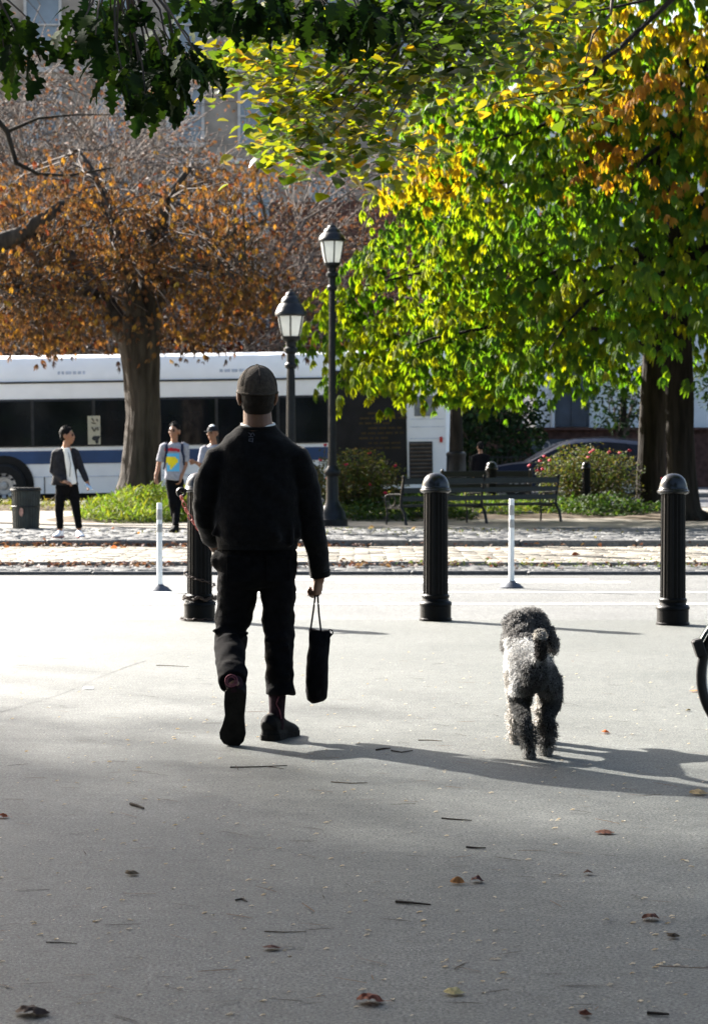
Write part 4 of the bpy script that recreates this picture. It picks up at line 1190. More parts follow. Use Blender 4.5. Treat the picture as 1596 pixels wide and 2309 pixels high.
# chains on the left bollard
m_redchain = M('red_painted_chain', (.42, .09, .07), .5, .5, .4, 30)
m_rust = M('rusty_chain', (.055, .035, .026), .7, .4, .5, 30)
def chain(name, pts, size, mat, label, piece='link'):
    root = thing(name, pts[0], label, 'chain')
    pts = [Vector(p) for p in pts]
    seglen = [(b - a).length for a, b in zip(pts, pts[1:])]; total = sum(seglen)
    step = size * 1.45; d = step / 2; k = 0; org = ORG[root.name]
    me = MB().torus((0, 0, 0), size * .42, size * .13, None, 12, 6, 1.75).mesh(piece); me.materials.append(mat)
    while d < total:
        q = d; i = 0
        while q > seglen[i]: q -= seglen[i]; i += 1
        p = pts[i].lerp(pts[i + 1], q / seglen[i]); t = (pts[i + 1] - pts[i]).normalized()
        o = bpy.data.objects.new(piece, me); COL.objects.link(o); o.parent = root
        o.location = p - org
        o.rotation_mode = 'QUATERNION'
        o.rotation_quaternion = t.to_track_quat('X', 'Z') @ Quaternion((1, 0, 0), R(90) * (k % 2) + .4)
        d += step; k += 1
    return root
Yc = g1.y - .16
cp = [P(408, 1117, Yc), P(412, 1128, Yc), P(420, 1150, Yc), P(430, 1168, Yc), P(441, 1184, Yc), P(455, 1201, Yc - .02), P(475, 1220, Yc - .05), P(500, 1236, Yc - .1), P(540, 1250, Yc - .2)]
cp += [P(600, 1262, Yc - .3), P(660, 1290, Yc - .3), P(668, 1330, Yc - .3)]
chain('red_chain', cp[:9], .036, m_redchain, 'red painted chain hanging from the bollard beside the man')
eye = part('chain_eye', MB().torus(P(409, 1110, g1.y - .1), .03, .011, Matrix.Rotation(R(90), 3, 'X'), 14, 6).tube([P(408, 1108, g1.y - .1), P(425, 1104, g1.y - .04)], .014, 8), m_iron, bol_l)
sp = []
for i in range(150):
    t = i / 149
    a = 2 * math.pi * 4.2 * t + 1.0
    zz = .175 + .012 * math.sin(7 * a) if t > .33 else .175 + (.33 - t) / .33 * .26
    rr = .115 + (.012 if t > .33 else 0)
    sp.append(Vector((g1.x + math.cos(a) * rr, g1.y + math.sin(a) * rr, zz)))
chain('rusty_chain', sp, .024, m_rust, 'thin rusty chain wound round the foot of the left bollard')
sp = [Vector((g1.x + math.cos(a) * .145, g1.y + math.sin(a) * .145, .014)) for a in [2.6 + i * .12 for i in range(26)]]
chain('rusty_chain', sp, .026, m_rust, 'rusty chain lying on the ground round the left bollard')

# white delineator posts
m_deli = M('white_plastic', (.72, .75, .76), .5, .4, .05, 5)
m_reflect = M('grey_reflector', (.3, .31, .31), .4, .5, .1, 30)
m_dkbase = M('dark_rubber_base', (.03, .04, .06), .6, .4, .2, 9)
def delineator(px, py, top, label):
    g = G(px, py, -.13); sc_ = g.y / F
    h = (py - top) * sc_
    d = thing('delineator_post', g, label, 'marker post', 'white delineator posts on the roadside')
    part('base', MB().lathe(g, [(.125, -.01), (.125, .012), (.105, .025), (.085, .045), (.05, .06), (.035, .075)], 24), m_dkbase, d)
    part('tube', MB().lathe(g, [(.036, .06), (.029, .12), (.027, h - .06), (.028, h - .01), (.024, h)], 18), m_deli, d)
    for z0, z1 in ((h - .17, h - .065), (h - .3, h - .215)): part('reflective_band', MB().lathe(g, [(.0285, z0), (.0295, z0 + .003), (.0295, z1 - .003), (.0285, z1)], 18), m_reflect, d)
    return d
delineator(360, 1334, 1134, 'white plastic delineator post left of the bollard with chains')
delineator(1153, 1326, 1125, 'white plastic delineator post in front of the long bench')

# street lamps
m_lampglass = bpy.data.materials.new('frosted_lamp_glass'); m_lampglass.use_nodes = True
_b = m_lampglass.node_tree.nodes['Principled BSDF']; _b.inputs['Base Color'].default_value = (.78, .8, .78, 1); _b.inputs['Roughness'].default_value = .35
_tr = m_lampglass.node_tree.nodes.new('ShaderNodeBsdfTranslucent'); _tr.inputs['Color'].default_value = (.85, .87, .85, 1)
_mx = m_lampglass.node_tree.nodes.new('ShaderNodeMixShader'); _mx.inputs[0].default_value = .5
m_lampglass.node_tree.links.new(_b.outputs[0], _mx.inputs[1]); m_lampglass.node_tree.links.new(_tr.outputs[0], _mx.inputs[2])
m_lampglass.node_tree.links.new(_mx.outputs[0], m_lampglass.node_tree.nodes['Material Output'].inputs[0])
m_lamppost = M('dark_lamp_paint', (.006, .008, .01), .42, .22, .3, 9, .1, 40)
def lamp(px, Y, zg, py_top, py_roof, py_gl0, py_gl1, wid, label, base_w, rot):
    x = X(px, Y); u = Y / F
    zt, zr, z0, z1 = [Z(q, Y) for q in (py_top, py_roof, py_gl0, py_gl1)]
    w2 = wid * u / 2
    L = thing('street_lamp', (x, Y, zg), label, 'street lamp', 'lamp posts with white lanterns')
    c = (x, Y, 0)
    # fluted post with collars and a broad foot
    zs = [zg + .95, zg + 1.4, zg + 2.2, z1 - .42]
    part('post', fluted(c, zs, [.078, .068, .062, .052], 14, .08), m_lamppost, L, sharp=25)
    part('foot', MB().lathe(c, [(base_w, zg - .02), (base_w, zg + .1), (base_w * .86, zg + .14), (base_w * .84, zg + .22), (base_w * .62, zg + .3), (base_w * .48, zg + .36), (.105, zg + .42), (.1, zg + .82), (.135, zg + .86), (.14, zg + .9), (.12, zg + .94), (.09, zg + .97), (.078, zg + 1.0)], 28), m_lamppost, L)
    part('collar', MB().lathe(c, [(.055, z1 - .46), (.085, z1 - .44), (.088, z1 - .4), (.06, z1 - .37), (.06, z1 - .25), (.1, z1 - .22), (.1, z1 - .17), (.07, z1 - .15), (.075, z1 - .08), (w2 * .62, z1 - .04), (w2 * .66, z1 + .0), (.03, z1 + .004)], 24), m_lamppost, L)
    hood = zt - zr
    part('roof', MB().lathe(c, [(.02, zr - .05), (w2 * .98, zr - .05), (w2 * 1.04, zr - .035), (w2 * 1.04, zr - .0), (w2 * .98, zr + .02), (w2 * .9, zr + hood * .2), (w2 * .74, zr + hood * .36), (w2 * .66, zr + hood * .4), (w2 * .66, zr + hood * .45), (w2 * .58, zr + hood * .58), (w2 * .42, zr + hood * .7), (w2 * .36, zr + hood * .72), (w2 * .36, zr + hood * .76), (w2 * .26, zr + hood * .86), (w2 * .12, zr + hood * .9), (w2 * .13, zr + hood * .96), (.004, zr + hood)], 28), m_iron, L)
    n = 6
    def pt(a, z, k=1.0):
        t = (z - z1) / (z0 - z1); r = (w2 * (.6 + .34 * t ** .75)) * k
        return Vector((x + math.cos(a) * r, Y + math.sin(a) * r, z))
    for i in range(n):
        a0 = rot + 2 * math.pi * i / n; a1 = rot + 2 * math.pi * (i + 1) / n
        mb = MB(); vs = []
        for j in range(6):
            z = z1 + (zr - .045 - z1) * j / 5
            for q in range(5): vs.append(pt(a0 + (a1 - a0) * q / 4, z, .97))
        mb.add(vs, [(j * 5 + q, j * 5 + q + 1, (j + 1) * 5 + q + 1, (j + 1) * 5 + q) for j in range(5) for q in range(4)])
        part('pane', mb, m_lampglass, L)
        part('rib', MB().tube([pt(a0, z1 + (zr - .045 - z1) * j / 5) for j in range(6)], .012, 6), m_iron, L)
    return L
lamp(656, 34.5, .03, 653, 706, 702, 759, 68, 'nearer and lower street lamp, rising behind the capped man', .26, R(270))
lamp(749, 40.3, .03, 505, 540, 545, 594, 58, 'taller street lamp standing beside the rose bush', .26, R(282))

# benches
m_slat = M('dark_green_slat', (.009, .011, .01), .42, .35, .3, 6, .1, 30, stretch=(.3, 3, 3))
def bench(name, A, B, label, frames, slats, seatz, depth=.5):
    A, B = Vector(A), Vector(B); d = (B - A); L = d.length; d.normalize()
    nrm = Vector((-d.y, d.x, 0))          # towards the far side, where the seat is
    root = thing(name, A.lerp(B, .5), label, 'bench')
    q = Matrix.Rotation(math.atan2(d.y, d.x), 3, 'Z')
    for i, (zz, h, off) in enumerate(slats):
        part('back_slat', MB().box(A.lerp(B, .5) + nrm * off + Vector((0, 0, zz)), (L, .035, h), q @ Matrix.Rotation(R(-8), 3, 'X'), .006), m_slat, root, smooth=False)
    for k in range(5):
        part('seat_slat', MB().box(A.lerp(B, .5) + nrm * (.1 + k * .085) + Vector((0, 0, seatz + (.012 if k in (0, 4) else 0))), (L, .075, .032), q, .006), m_slat, root, smooth=False)
    for t in frames:
        p = A + d * (L * t)
        fr = MB()
        fr.tube([p + nrm * -.1 + Vector((0, 0, -.02)), p + nrm * -.04 + Vector((0, 0, .2)), p + nrm * .05 + Vector((0, 0, seatz)), p + nrm * .035 + Vector((0, 0, .5)), p + nrm * -.01 + Vector((0, 0, .68)), p + nrm * -.03 + Vector((0, 0, slats[0][0] + .06))], (.026), 8)
        fr.ell(p + nrm * -.03 + Vector((0, 0, slats[0][0] + .07)), (.035, .035, .035), 8, 6)
        fr.tube([p + nrm * .46 + Vector((0, 0, -.02)), p + nrm * .44 + Vector((0, 0, .18)), p + nrm * .47 + Vector((0, 0, seatz)), p + nrm * .5 + Vector((0, 0, seatz + .16)), p + nrm * .4 + Vector((0, 0, seatz + .2)), p + nrm * .2 + Vector((0, 0, seatz + .21)), p + nrm * .04 + Vector((0, 0, seatz + .21))], (.016), 8)
        fr.tube([p + nrm * .05 + Vector((0, 0, seatz - .03)), p + nrm * .47 + Vector((0, 0, seatz - .03))], (.016), 6)
        fr.torus(p + nrm * .3 + Vector((0, 0, seatz + .1)), .09, .012, Matrix.Rotation(math.atan2(d.y, d.x), 3, 'Z') @ Matrix.Rotation(R(90), 3, 'Y'), 14, 5)
        part('frame', fr, m_iron, root)
    return root
bench('park_bench', (X(908, 40.6), 40.6, .03), (X(1258, 42.6), 42.6, .03), 'long dark slatted bench seen from behind, nearest to the road', (.0, .505, .995), [(.73, .1, -.02), (.575, .085, .01), (.435, .085, .03)], .3)
bench('park_bench', (X(992, 50.5), 50.5, .03), (X(1200, 50.8), 50.8, .03), 'farther dark bench between the bus rear and the blue car', (.02, .5, .98), [(.74, .12, -.02), (.6, .11, .01), (.47, .11, .03)], .36)

# litter bin
m_bin = M('dark_green_metal', (.016, .022, .022), .5, .4, .4, 8, .15, 30)
gb = G(59, 1192, .03); u = gb.y / F
bn = thing('litter_bin', gb, 'dark round litter bin with a pale sticker at the left edge', 'bin')
rb, rt, hb = 30 * u, 33 * u, 92 * u
part('drum', fluted(gb, [.02, .06, .1, .35, .03 + hb - .05], [rb * .97, rb, rb, (rb + rt) / 2, rt], 30, .045), m_bin, bn, sharp=25)
part('rim', MB().torus((gb.x, gb.y, .03 + hb - .03), rt, .017, None, 32, 8), m_iron, bn)
part('liner', MB().lathe((gb.x, gb.y, 0), [(rt * .96, .03 + hb - .06), (rt * 1.02, .03 + hb + .005), (rt * .93, .03 + hb + .01), (rt * .85, .03 + hb - .1), (.01, .03 + hb - .14)], 30), m_rubber, bn)
part('hoop', MB().torus((gb.x, gb.y, .03 + hb * .55), (rb + rt) / 2 + .004, .009, None, 32, 6), m_iron, bn)
st = MB()
for i in range(7):
    a = R(250) + (i - 3) * .0; 
a0 = math.radians(262)
st.add([(gb.x + math.cos(a0 + da) * (rt * .97 + .012), gb.y + math.sin(a0 + da) * (rt * .97 + .012), zz) for da, zz in ((-.16, .25), (.02, .23), (.1, .29), (.05, .36), (-.1, .37), (-.2, .31))], [(0, 1, 2, 3, 4, 5)])
part('sticker', st, M('torn_sticker', (.42, .24, .2), .8, .2, .4, 25), bn, smooth=False)

# parking sign
Ys = 50.2
ps = thing('parking_sign', (X(1447, Ys), Ys, .03), 'white parking sign with a red ring left of the dark trunk', 'sign')
part('post', MB().tube([(X(1448, Ys), Ys, 0), (X(1448, Ys), Ys, Z(850, Ys))], .022, 8), m_iron, ps)
pl = part('plate', MB().box((X(1449, Ys), Ys - .03, Z(872, Ys)), (.15, .008, .4), None, .003), m_deli, ps, smooth=False)
part('red_ring', MB().torus((X(1449, Ys), Ys - .037, Z(866, Ys)), .05, .008, Matrix.Rotation(R(90), 3, 'X'), 20, 5).box((X(1449, Ys), Ys - .037, Z(866, Ys)), (.09, .005, .014), Matrix.Rotation(R(45), 3, 'Y')), m_red, pl, smooth=False)
part('red_lines', MB().box((X(1449, Ys), Ys - .036, Z(856, Ys)), (.12, .004, .02)).box((X(1449, Ys), Ys - .036, Z(884, Ys)), (.13, .004, .018)), m_red, pl, smooth=False)
part('text_lines', MB().box((X(1449, Ys), Ys - .036, Z(878, Ys)), (.1, .004, .012)).box((X(1449, Ys), Ys - .036, Z(889, Ys)), (.11, .004, .012)), m_seam, pl, smooth=False)
# pole in front of the bus rear
pole = thing('utility_pole', (X(1027, 54.5), 54.5, -.1), 'dark iron pole standing in front of the rear corner of the bus', 'pole')
part('shaft', MB().tube([(X(1028, 54.5), 54.5, -.1), (X(1028, 54.5), 54.5, 1.6), (X(1026, 54.5), 54.5, 3.2), (X(1026, 54.5), 54.5, 6.5)], [.2, .15, .1, .085], 12), m_bark, pole)
part('sleeve', MB().lathe((X(1028, 54.5), 54.5, 0), [(.24, -.1), (.24, .3), (.22, .9), (.215, 1.12), (.23, 1.15), (.22, 1.2), (.14, 1.24)], 14), m_iron, pole)
# iron railing far right
rl = thing('iron_railing', (X(1130, 66.3), 66.3, .06), 'low black iron railing below the dark evergreen bush', 'railing')
for zz in (.12, .98): part('rail', MB().box(((X(1058, 66.3) + X(1205, 66.3)) / 2, 66.3, .06 + zz), (X(1205, 66.3) - X(1058, 66.3), .04, .04)), m_iron, rl, smooth=False)
for i in range(15):
    xx = X(1058, 66.3) + (X(1205, 66.3) - X(1058, 66.3)) * i / 14
    part('bar', MB().tube([(xx, 66.3, .06), (xx, 66.3, 1.02)], .014, 6).ell((xx, 66.3, 1.05), (.02, .02, .035), 6, 5), m_iron, rl)
# ================================================================== PEOPLE
def skin_mat(name, c):
    m = M(name, c, .55, .4, .1, 14); b = m.node_tree.nodes['Principled BSDF']
    b.inputs['Subsurface Weight'].default_value = .35; b.inputs['Subsurface Radius'].default_value = (.02, .008, .004); b.inputs['Subsurface Scale'].default_value = .6
    return m
m_skin = skin_mat('skin', (.155, .075, .041))
m_skin2 = skin_mat('tan_skin', (.3, .145, .08))
m_knit = M('black_knit', (.006, .006, .0065), .95, .08, .3, 40, .25, 140)
m_knit.node_tree.nodes['Principled BSDF'].inputs['Sheen Weight'].default_value = .16
m_knit.node_tree.nodes['Principled BSDF'].inputs['Sheen Roughness'].default_value = .4
m_denim = M('black_cotton', (.005, .005, .006), .92, .08, .3, 30, .2, 120)
m_cap = M('brown_cap_cloth', (.055, .044, .034), .9, .15, .25, 60, .3, 160)
m_hair = M('black_hair', (.006, .005, .005), .8, .12, .3, 90, .4, 200)
m_stub = M('cropped_hair', (.011, .008, .006), .8, .2, .35, 120, .4, 260)
m_tee = M('white_tee', (.75, .75, .72), .85, .2, .05, 9)
m_shoe = M('black_leather', (.004, .004, .004), .75, .15, .3, 20)
m_sole = M('worn_dark_sole', (.01, .009, .008), .85, .15, .3, 18, .3, 60)
m_sock = M('dark_sock', (.022, .012, .016), .9, .1, .4, 60)
m_pink = M('pink_sock_pattern', (.17, .06, .075), .9, .1, .3, 60)

def rz(a): return Matrix.Rotation(a, 3, 'Z')
def head_shapes(mb, c, yaw, s=1.0, pitch=0, ears=True):
    q = (rz(R(yaw)) @ Matrix.Rotation(R(pitch), 3, 'X')) * s
    c = Vector(c)
    def e(p, r): mb.ell(c + q @ Vector(p), [k * s for k in r], 14, 10, rz(R(yaw)) @ Matrix.Rotation(R(pitch), 3, 'X'))
    e((0, -.012, .03), (.076, .096, .092)); e((0, .03, -.035), (.058, .062, .08)); e((0, .06, -.09), (.03, .028, .024))
    e((0, .05, .02), (.062, .045, .045)); e((0, .098, -.018), (.015, .02, .024)); e((0, .088, -.058), (.024, .014, .012)); e((0, .09, .01), (.011, .016, .03))
    e((-.04, .07, -.02), (.024, .022, .022)); e((.04, .07, -.02), (.024, .022, .022))
    if ears:
        for sx in (-1, 1): e((sx * .085, -.012, -.008), (.013, .024, .034)); e((sx * .09, -.018, .004), (.008, .018, .022)); e((sx * .081, 0, -.037), (.01, .014, .016))
    return c, q
def face_parts(root, c, q, yaw, s):
    rot = rz(R(yaw))
    ey = MB()
    for sx in (-1, 1): ey.ell(c + q @ Vector((sx * .031, .089, .008)), (.017 * s, .01 * s, .01 * s), 8, 6, rot)
    part('eyes', ey, m_hair, root)
    br = MB()
    for sx in (-1, 1): br.ell(c + q @ Vector((sx * .032, .093, .028)), (.024 * s, .008 * s, .007 * s), 8, 5, rot)
    part('eyebrows', br, m_hair, root)
    part('lips', MB().ell(c + q @ Vector((0, .101, -.057)), (.02 * s, .005 * s, .006 * s), 8, 5, rot), M('lips', (.3, .1, .08), .6) if 'lips' not in bpy.data.materials else bpy.data.materials['lips'], root)
def hand_shapes(mb, wrist, d, pn, side, s=1.0, curl=.4, thumb_in=.3):
    wrist, d, pn = Vector(wrist), Vector(d).normalized(), Vector(pn)
    pn = (pn - d * pn.dot(d)).normalized(); wv = d.cross(pn).normalized() * side
    rot = Matrix((wv, d, pn)).transposed()
    mb.ell(wrist + d * .045 * s, (.038 * s, .052 * s, .017 * s), 12, 8, rot)
    mb.limb([wrist - d * .05 * s, wrist + d * .02 * s], [.025 * s, .027 * s], 10)
    for i, (L, off, r) in enumerate(((.068, .03, .0092), (.078, .0105, .0095), (.073, -.0095, .0092), (.058, -.0285, .0082))):
        p = wrist + d * (.082 - .004 * abs(i - 1)) * s + wv * off * s
        pts = [p - d * .03 * s, p]; a = 0
        for k, f in enumerate((.42, .32, .26)):
            a += curl * (.9, 1.2, .8)[k]
            p = p + (d * math.cos(a) + pn * math.sin(a)) * (L * f * s)
            pts.append(p)
        mb.limb(pts, [r * 1.1 * s, r * 1.1 * s, r * s, r * .95 * s, r * .85 * s], 8)
    p = wrist + d * .025 * s + wv * .03 * s
    p1 = p + (d * .7 + wv * .6 + pn * thumb_in) * (.036 * s); p2 = p1 + (d * .9 + wv * (.25 - thumb_in * .5) + pn * thumb_in) * (.032 * s); p3 = p2 + (d * .8 - wv * thumb_in * .4 + pn * thumb_in * 1.5).normalized() * (.024 * s)
    mb.limb([p - d * .01 * s, p, p1, p2, p3], [.013 * s, .014 * s, .0115 * s, .0105 * s, .009 * s], 8)
SOLE = [(0, .0), (.02, .55), (.1, .82), (.3, .8), (.48, .74), (.65, .9), (.78, 1.0), (.88, .92), (.96, .62), (1.0, .0)]
def shoe(root, heel, toe, up, wid, upper_mat, sole_mat, h=.085, name='shoe'):
    heel, toe = Vector(heel), Vector(toe); d = toe - heel; L = d.length; d.normalize()
    n = Vector(up); n = (n - d * n.dot(d)).normalized(); s_ = d.cross(n)
    m4 = Matrix((s_, d, n)).transposed().to_4x4(); m4.translation = heel + n * .012
    outl = [(w_ * wid / 2, t * L) for t, w_ in SOLE] + [(-w_ * wid / 2 * (.9 if t > .4 and t < .7 else 1), t * L) for t, w_ in SOLE[-2:0:-1]]
    K = ((.01, .5, .8), (.05, .74, 1.0), (.2, .8, 1.04), (.36, .8, .98), (.5, .8, .74), (.68, .9, .56), (.85, .82, .45), (.96, .52, .32), (.995, .2, .15))
    um = MB().tube([heel + d * (L * t) + n * (.012 + h * k * .5) for t, w_, k in K], [(w_ * wid / 2 * .95, h * k * .52) for t, w_, k in K], 16, True, n)
    m5 = m4.copy(); m5.translation = heel + n * .024 + d * .004
    um.prism([(x * .95, y * .985) for x, y in outl], .03, m5)
    up_ = remesh(um, .006 if L > .2 and heel.y < 20 else .01, 3)
    o = part(name, up_, upper_mat, root)
    part('sole', MB().prism(outl, .026, m4), sole_mat, o, smooth=True, sharp=30)
    return o
from mathutils.bvhtree import BVHTree
def surf(me_obj, px, py, Y):
    """point where the camera ray through a picture point meets a part"""
    org = ORG[me_obj.name]; me = me_obj.data
    bv = BVHTree.FromPolygons([v.co + org for v in me.vertices], [tuple(p.vertices) for p in me.polygons])
    o = Vector((0, 0, H)); d = (P(px, py, Y) - o).normalized()
    return bv.ray_cast(o, d)
def wrink(amp, fx=7, fz=16, tilt=.5):
    def f(c):
        return amp * (noise.noise(Vector((c.x * fx, c.y * fx, c.z * fz + c.x * fz * tilt))) + .5 * noise.noise(Vector((c.x * fx * 2.3, c.y * fx * 2.3, c.z * fz * 2.1))))
    return f

# ------------------------------------------------ the man walking away
Ym_ = 11.17
base = Vector((X(610, Ym_), Ym_, 0))
def p(px, py, dy=0.0): return P(px, py, Ym_ + dy)
sk = MB()
hc, hq = head_shapes(sk, p(580, 890), 9, 1.0, -4)
sk.limb([p(580, 925, .01), p(582, 960, -.01), p(582, 1000, 0)], [(.065, .068), (.068, .068), (.078, .07)], 16)
sk.limb([p(580, 1010), p(578, 1100), p(578, 1200), p(577, 1262)], [(.11, .08), (.14, .1), (.13, .095), (.12, .08)], 18)
armR = [p(666, 1040, .0), p(703, 1150, .0), p(719, 1290, .05)]
armL = [p(492, 1042, .0), p(466, 1140, -.01), p(482, 1225, .16)]
sk.limb(armR, [.036, .036, .03], 12); sk.limb(armL, [.036, .036, .03], 12)
hand_shapes(sk, p(719, 1298, .05), Vector((-.08, .05, -1)), Vector((-.9, .35, 0)), 1, 1.08, 1.2, .6)
hand_shapes(sk, p(483, 1232, .17), Vector((.4, .7, -.6)), Vector((1, 0, .2)), -1, .95, .5)
legL = [p(537, 1285, .03), p(521, 1430, .09), p(528, 1546, -.31)]
legR = [p(628, 1285, .03), p(630, 1450, .05), p(624, 1630, .0)]
sk.limb(legL, [.07, .052, .033], 12); sk.limb(legR, [.07, .052, .033], 12)
man = solo('person', remesh(sk, .0075, 3), m_skin, base, 'man walking away in black sweater and cropped black trousers, wearing a brown cap', 'person', sharp=0)
# sweater
sw = MB()
tor = [(962, 541, 624, .0, .066), (972, 530, 636, .0, .078), (985, 510, 654, .0, .095), (1003, 494, 670, .0, .11), (1040, 485, 679, .0, .125), (1090, 486, 680, .0, .138), (1140, 481, 680, .0, .145), (1185, 480, 680, .0, .15), (1215, 487, 674, .0, .146), (1232, 491, 669, .0, .138)]
sw.tube([p((a + b) / 2, y, dy) for y, a, b, dy, r in tor], [((b - a) / 2 * Ym_ / F, r) for y, a, b, dy, r in tor], 30)
sw.limb([p(640, 1016), p(664, 1034), p(685, 1076), p(699, 1140), p(710, 1210), p(721, 1282, .04)], [.058, .072, .068, .061, .056, .049], 16)
sw.tube([p(719, 1262, .04), p(721, 1282, .045), p(722, 1297, .05)], [.048, .05, .046], 16)
sw.limb([p(518, 1018), p(494, 1037), p(473, 1082), p(464, 1130), p(467, 1175, .04), p(480, 1216, .14)], [.058, .072, .068, .064, .058, .05], 16)
sw.tube([p(545, 966, 0), p(582, 957, -.0)], [.05, .05], 8) if False else None
for i in range(9):   # slack folds above the hem
    a = U(-1, 1)
    sw.limb([p(580 + a * 85, U(1130, 1190), -.12 * math.sqrt(1 - a * a * .9)), p(580 + a * 85 + U(-26, 26), U(1200, 1226), -.125 * math.sqrt(1 - a * a * .9))], [.014, .02], 8)
sweater = part('sweater', remesh(sw, .008, 5, wrink(.011, 7, 10, .9)), m_knit, man, sharp=0)
rib = MB()
rr = [(1226, 490, 671), (1238, 492, 669)]
rib.tube([p((a + b) / 2, y) for y, a, b in rr], [((b - a) / 2 * Ym_ / F + .002, .141) for y, a, b in rr], 36)
part('hem_band', rib, m_knit, sweater)
part('cuff', MB().tube([p(720.5, 1286, .045), p(722, 1300, .05)], [.05, .047], 18), m_knit, sweater)
part('neckband', MB().torus(p(582, 962, -.002), .072, .009, Matrix.Rotation(R(9), 3, 'X'), 28, 8, 1.12), m_knit, sweater)
part('shirt_collar', MB().torus(p(582, 957, -.0), .068, .0065, Matrix.Rotation(R(9), 3, 'X'), 28, 8, 1.1), m_tee, man)
# little woven mark between the shoulders
mk = MB(); Lm = []
for (a, b) in (((561, 976), (566, 980)), ((566, 980), (571, 976)), ((566, 980), (566, 985)), ((561, 985), (571, 985)), ((562, 990), (570, 990)), ((561, 995), (571, 995)), ((562, 990), (562, 995)), ((571, 988), (569, 998)), ((572, 978), (574, 983))):
    h0, h1 = surf(sweater, a[0], a[1], Ym_), surf(sweater, b[0], b[1], Ym_)
    if h0[0] and h1[0]: mk.tube([h0[0] + h0[1] * .001, h1[0] + h1[1] * .001], .0018, 5)
part('woven_mark', mk, M('grey_thread', (.1, .1, .12), .9, .1), sweater)
# trousers
tr = MB()
pel = [(1224, 494, 666, .12), (1250, 487, 669, .128), (1285, 487, 668, .13), (1308, 490, 667, .12), (1326, 500, 660, .1)]
tr.tube([p((a + b) / 2, y, .02) for y, a, b, r in pel], [((b - a) / 2 * Ym_ / F, r) for y, a, b, r in pel], 26)
tr.limb([p(537, 1292, .03), p(534, 1350, .05), p(524, 1405, .08)], [(.098, .105), (.093, .1), (.086, .094)], 18)
tr.tube([p(524, 1400, .08), p(521, 1432, .08), p(518, 1462, -.0), p(520, 1498, -.16), p(525, 1537, -.27)], [(.086, .09), (.082, .086), (.072, .08), (.066, .072), (.0635, .066)], 18, True, (0, 0, 1))
tr.tube([p(523, 1517, -.225), p(525.5, 1541, -.285)], [(.069, .07), (.0675, .069)], 18, True, (0, 0, 1))
tr.tube([p(627, 1285, .03), p(627, 1340, .04), p(628, 1400, .05), p(630, 1450, .05), p(631, 1510, .03), p(632, 1566, .01)], [(.088, .11), (.082, .1), (.075, .09), (.069, .082), (.067, .078), (.066, .074)], 18)
tr.tube([p(632, 1549, .012), p(632, 1569, .01)], [(.0705, .08), (.071, .081)], 18)
tr.ell(p(491, 1262, .03), (.03, .05, .055), 10, 8); tr.ell(p(664, 1262, .03), (.02, .05, .05), 10, 8)
for (x, y, dy, L) in ((500, 1418, .0, 34), (512, 1438, -.05, 40), (520, 1456, -.06, 42), (545, 1432, -.02, 26), (622, 1440, -.03, 40), (632, 1462, -.03, 36), (612, 1345, -.05, 30), (530, 1345, -.03, 30), (640, 1530, -.05, 26)):
    tr.limb([p(x - L / 2, y + 5, dy), p(x + L / 2, y - 4, dy)], [.012, .016], 8)
trousers = part('trousers', remesh(tr, .0085, 12, wrink(.009, 9, 17, -.3)), m_denim, man, sharp=0)
for (x, s_) in ((525, 0), (632, 1)): pass
part('back_pocket', MB().box(p(628, 1282, -.108), (.11, .006, .12), Matrix.Rotation(R(4), 3, 'X'), .003), m_denim, trousers, smooth=False)
part('back_pocket', MB().box(p(538, 1282, -.108), (.11, .006, .12), Matrix.Rotation(R(4), 3, 'X'), .003), m_denim, trousers, smooth=False)
# socks
sL = part('sock', MB().limb([p(524, 1528, -.25), p(528, 1545, -.3), p(529, 1553, -.305)], [(.045, .046), .04, .034], 14), m_sock, man)
ring = MB()
for rr_ in (.027, .018): ring.torus(p(521, 1536, -.336), rr_, .0035, Matrix.Rotation(R(75), 3, 'X'), 18, 5)
part('sock_pattern', ring, m_pink, sL)
sR = part('sock', MB().limb([p(625, 1560, .005), p(624, 1600, .0), p(623, 1640, -.0)], [(.042, .046), (.036, .042), (.038, .046)], 14), m_sock, man)
part('sock_pattern', MB().tube([p(628, 1572, -.046), p(622, 1588, -.043), p(630, 1603, -.041), p(634, 1622, -.038)], .0035, 5), m_pink, sR)
# shoes
shoe(man, p(531, 1552, -.335), p(521, 1686, -.235), (0.08, 1, .05), .118, m_shoe, m_sole, .095)
gR = Vector((X(613, 11.13), 11.1, 0))
shoe(man, gR + Vector((-.02, -.0, 0)), gR + Vector((.085, .27, 0)), (0, 0, 1), .122, m_shoe, m_sole, .11)
# cropped hair and cap
hr = MB(); qq = rz(R(9))
hr.ell(hc + hq @ Vector((0, -.024, .0)), (.082, .094, .09), 18, 12, qq); hr.ell(hc + hq @ Vector((0, -.026, -.05)), (.076, .064, .055), 16, 10, qq)
hair = part('hair', remesh(hr, .006, 2), m_stub, man, sharp=0)
cp = MB(); vs = []; fs = []; seg, rows = 36, 9
for j in range(rows + 1):
    ph = (math.pi / 2) * j / rows
    for k in range(seg):
        a = 2 * math.pi * k / seg
        seam = 1 - .012 * (1 if k % 6 == 0 else 0)
        rr_ = math.sin(ph) if j else .02
        vs.append(hc + hq @ Vector((math.cos(a) * .094 * rr_ * seam, -.012 + math.sin(a) * .112 * rr_ * seam, .022 + .112 * math.cos(ph) ** .9 - (.012 if j == rows else 0) - (.022 * max(0, -math.sin(a)) * (j / rows) ** 2))))
for j in range(rows):
    for k in range(seg):
        k2 = (k + 1) % seg; fs.append((j * seg + k, (j + 1) * seg + k, (j + 1) * seg + k2, j * seg + k2))
fs.append(tuple(range(seg)))
cp.add(vs, fs)
capo = part('cap', cp, m_cap, man, sharp=60)
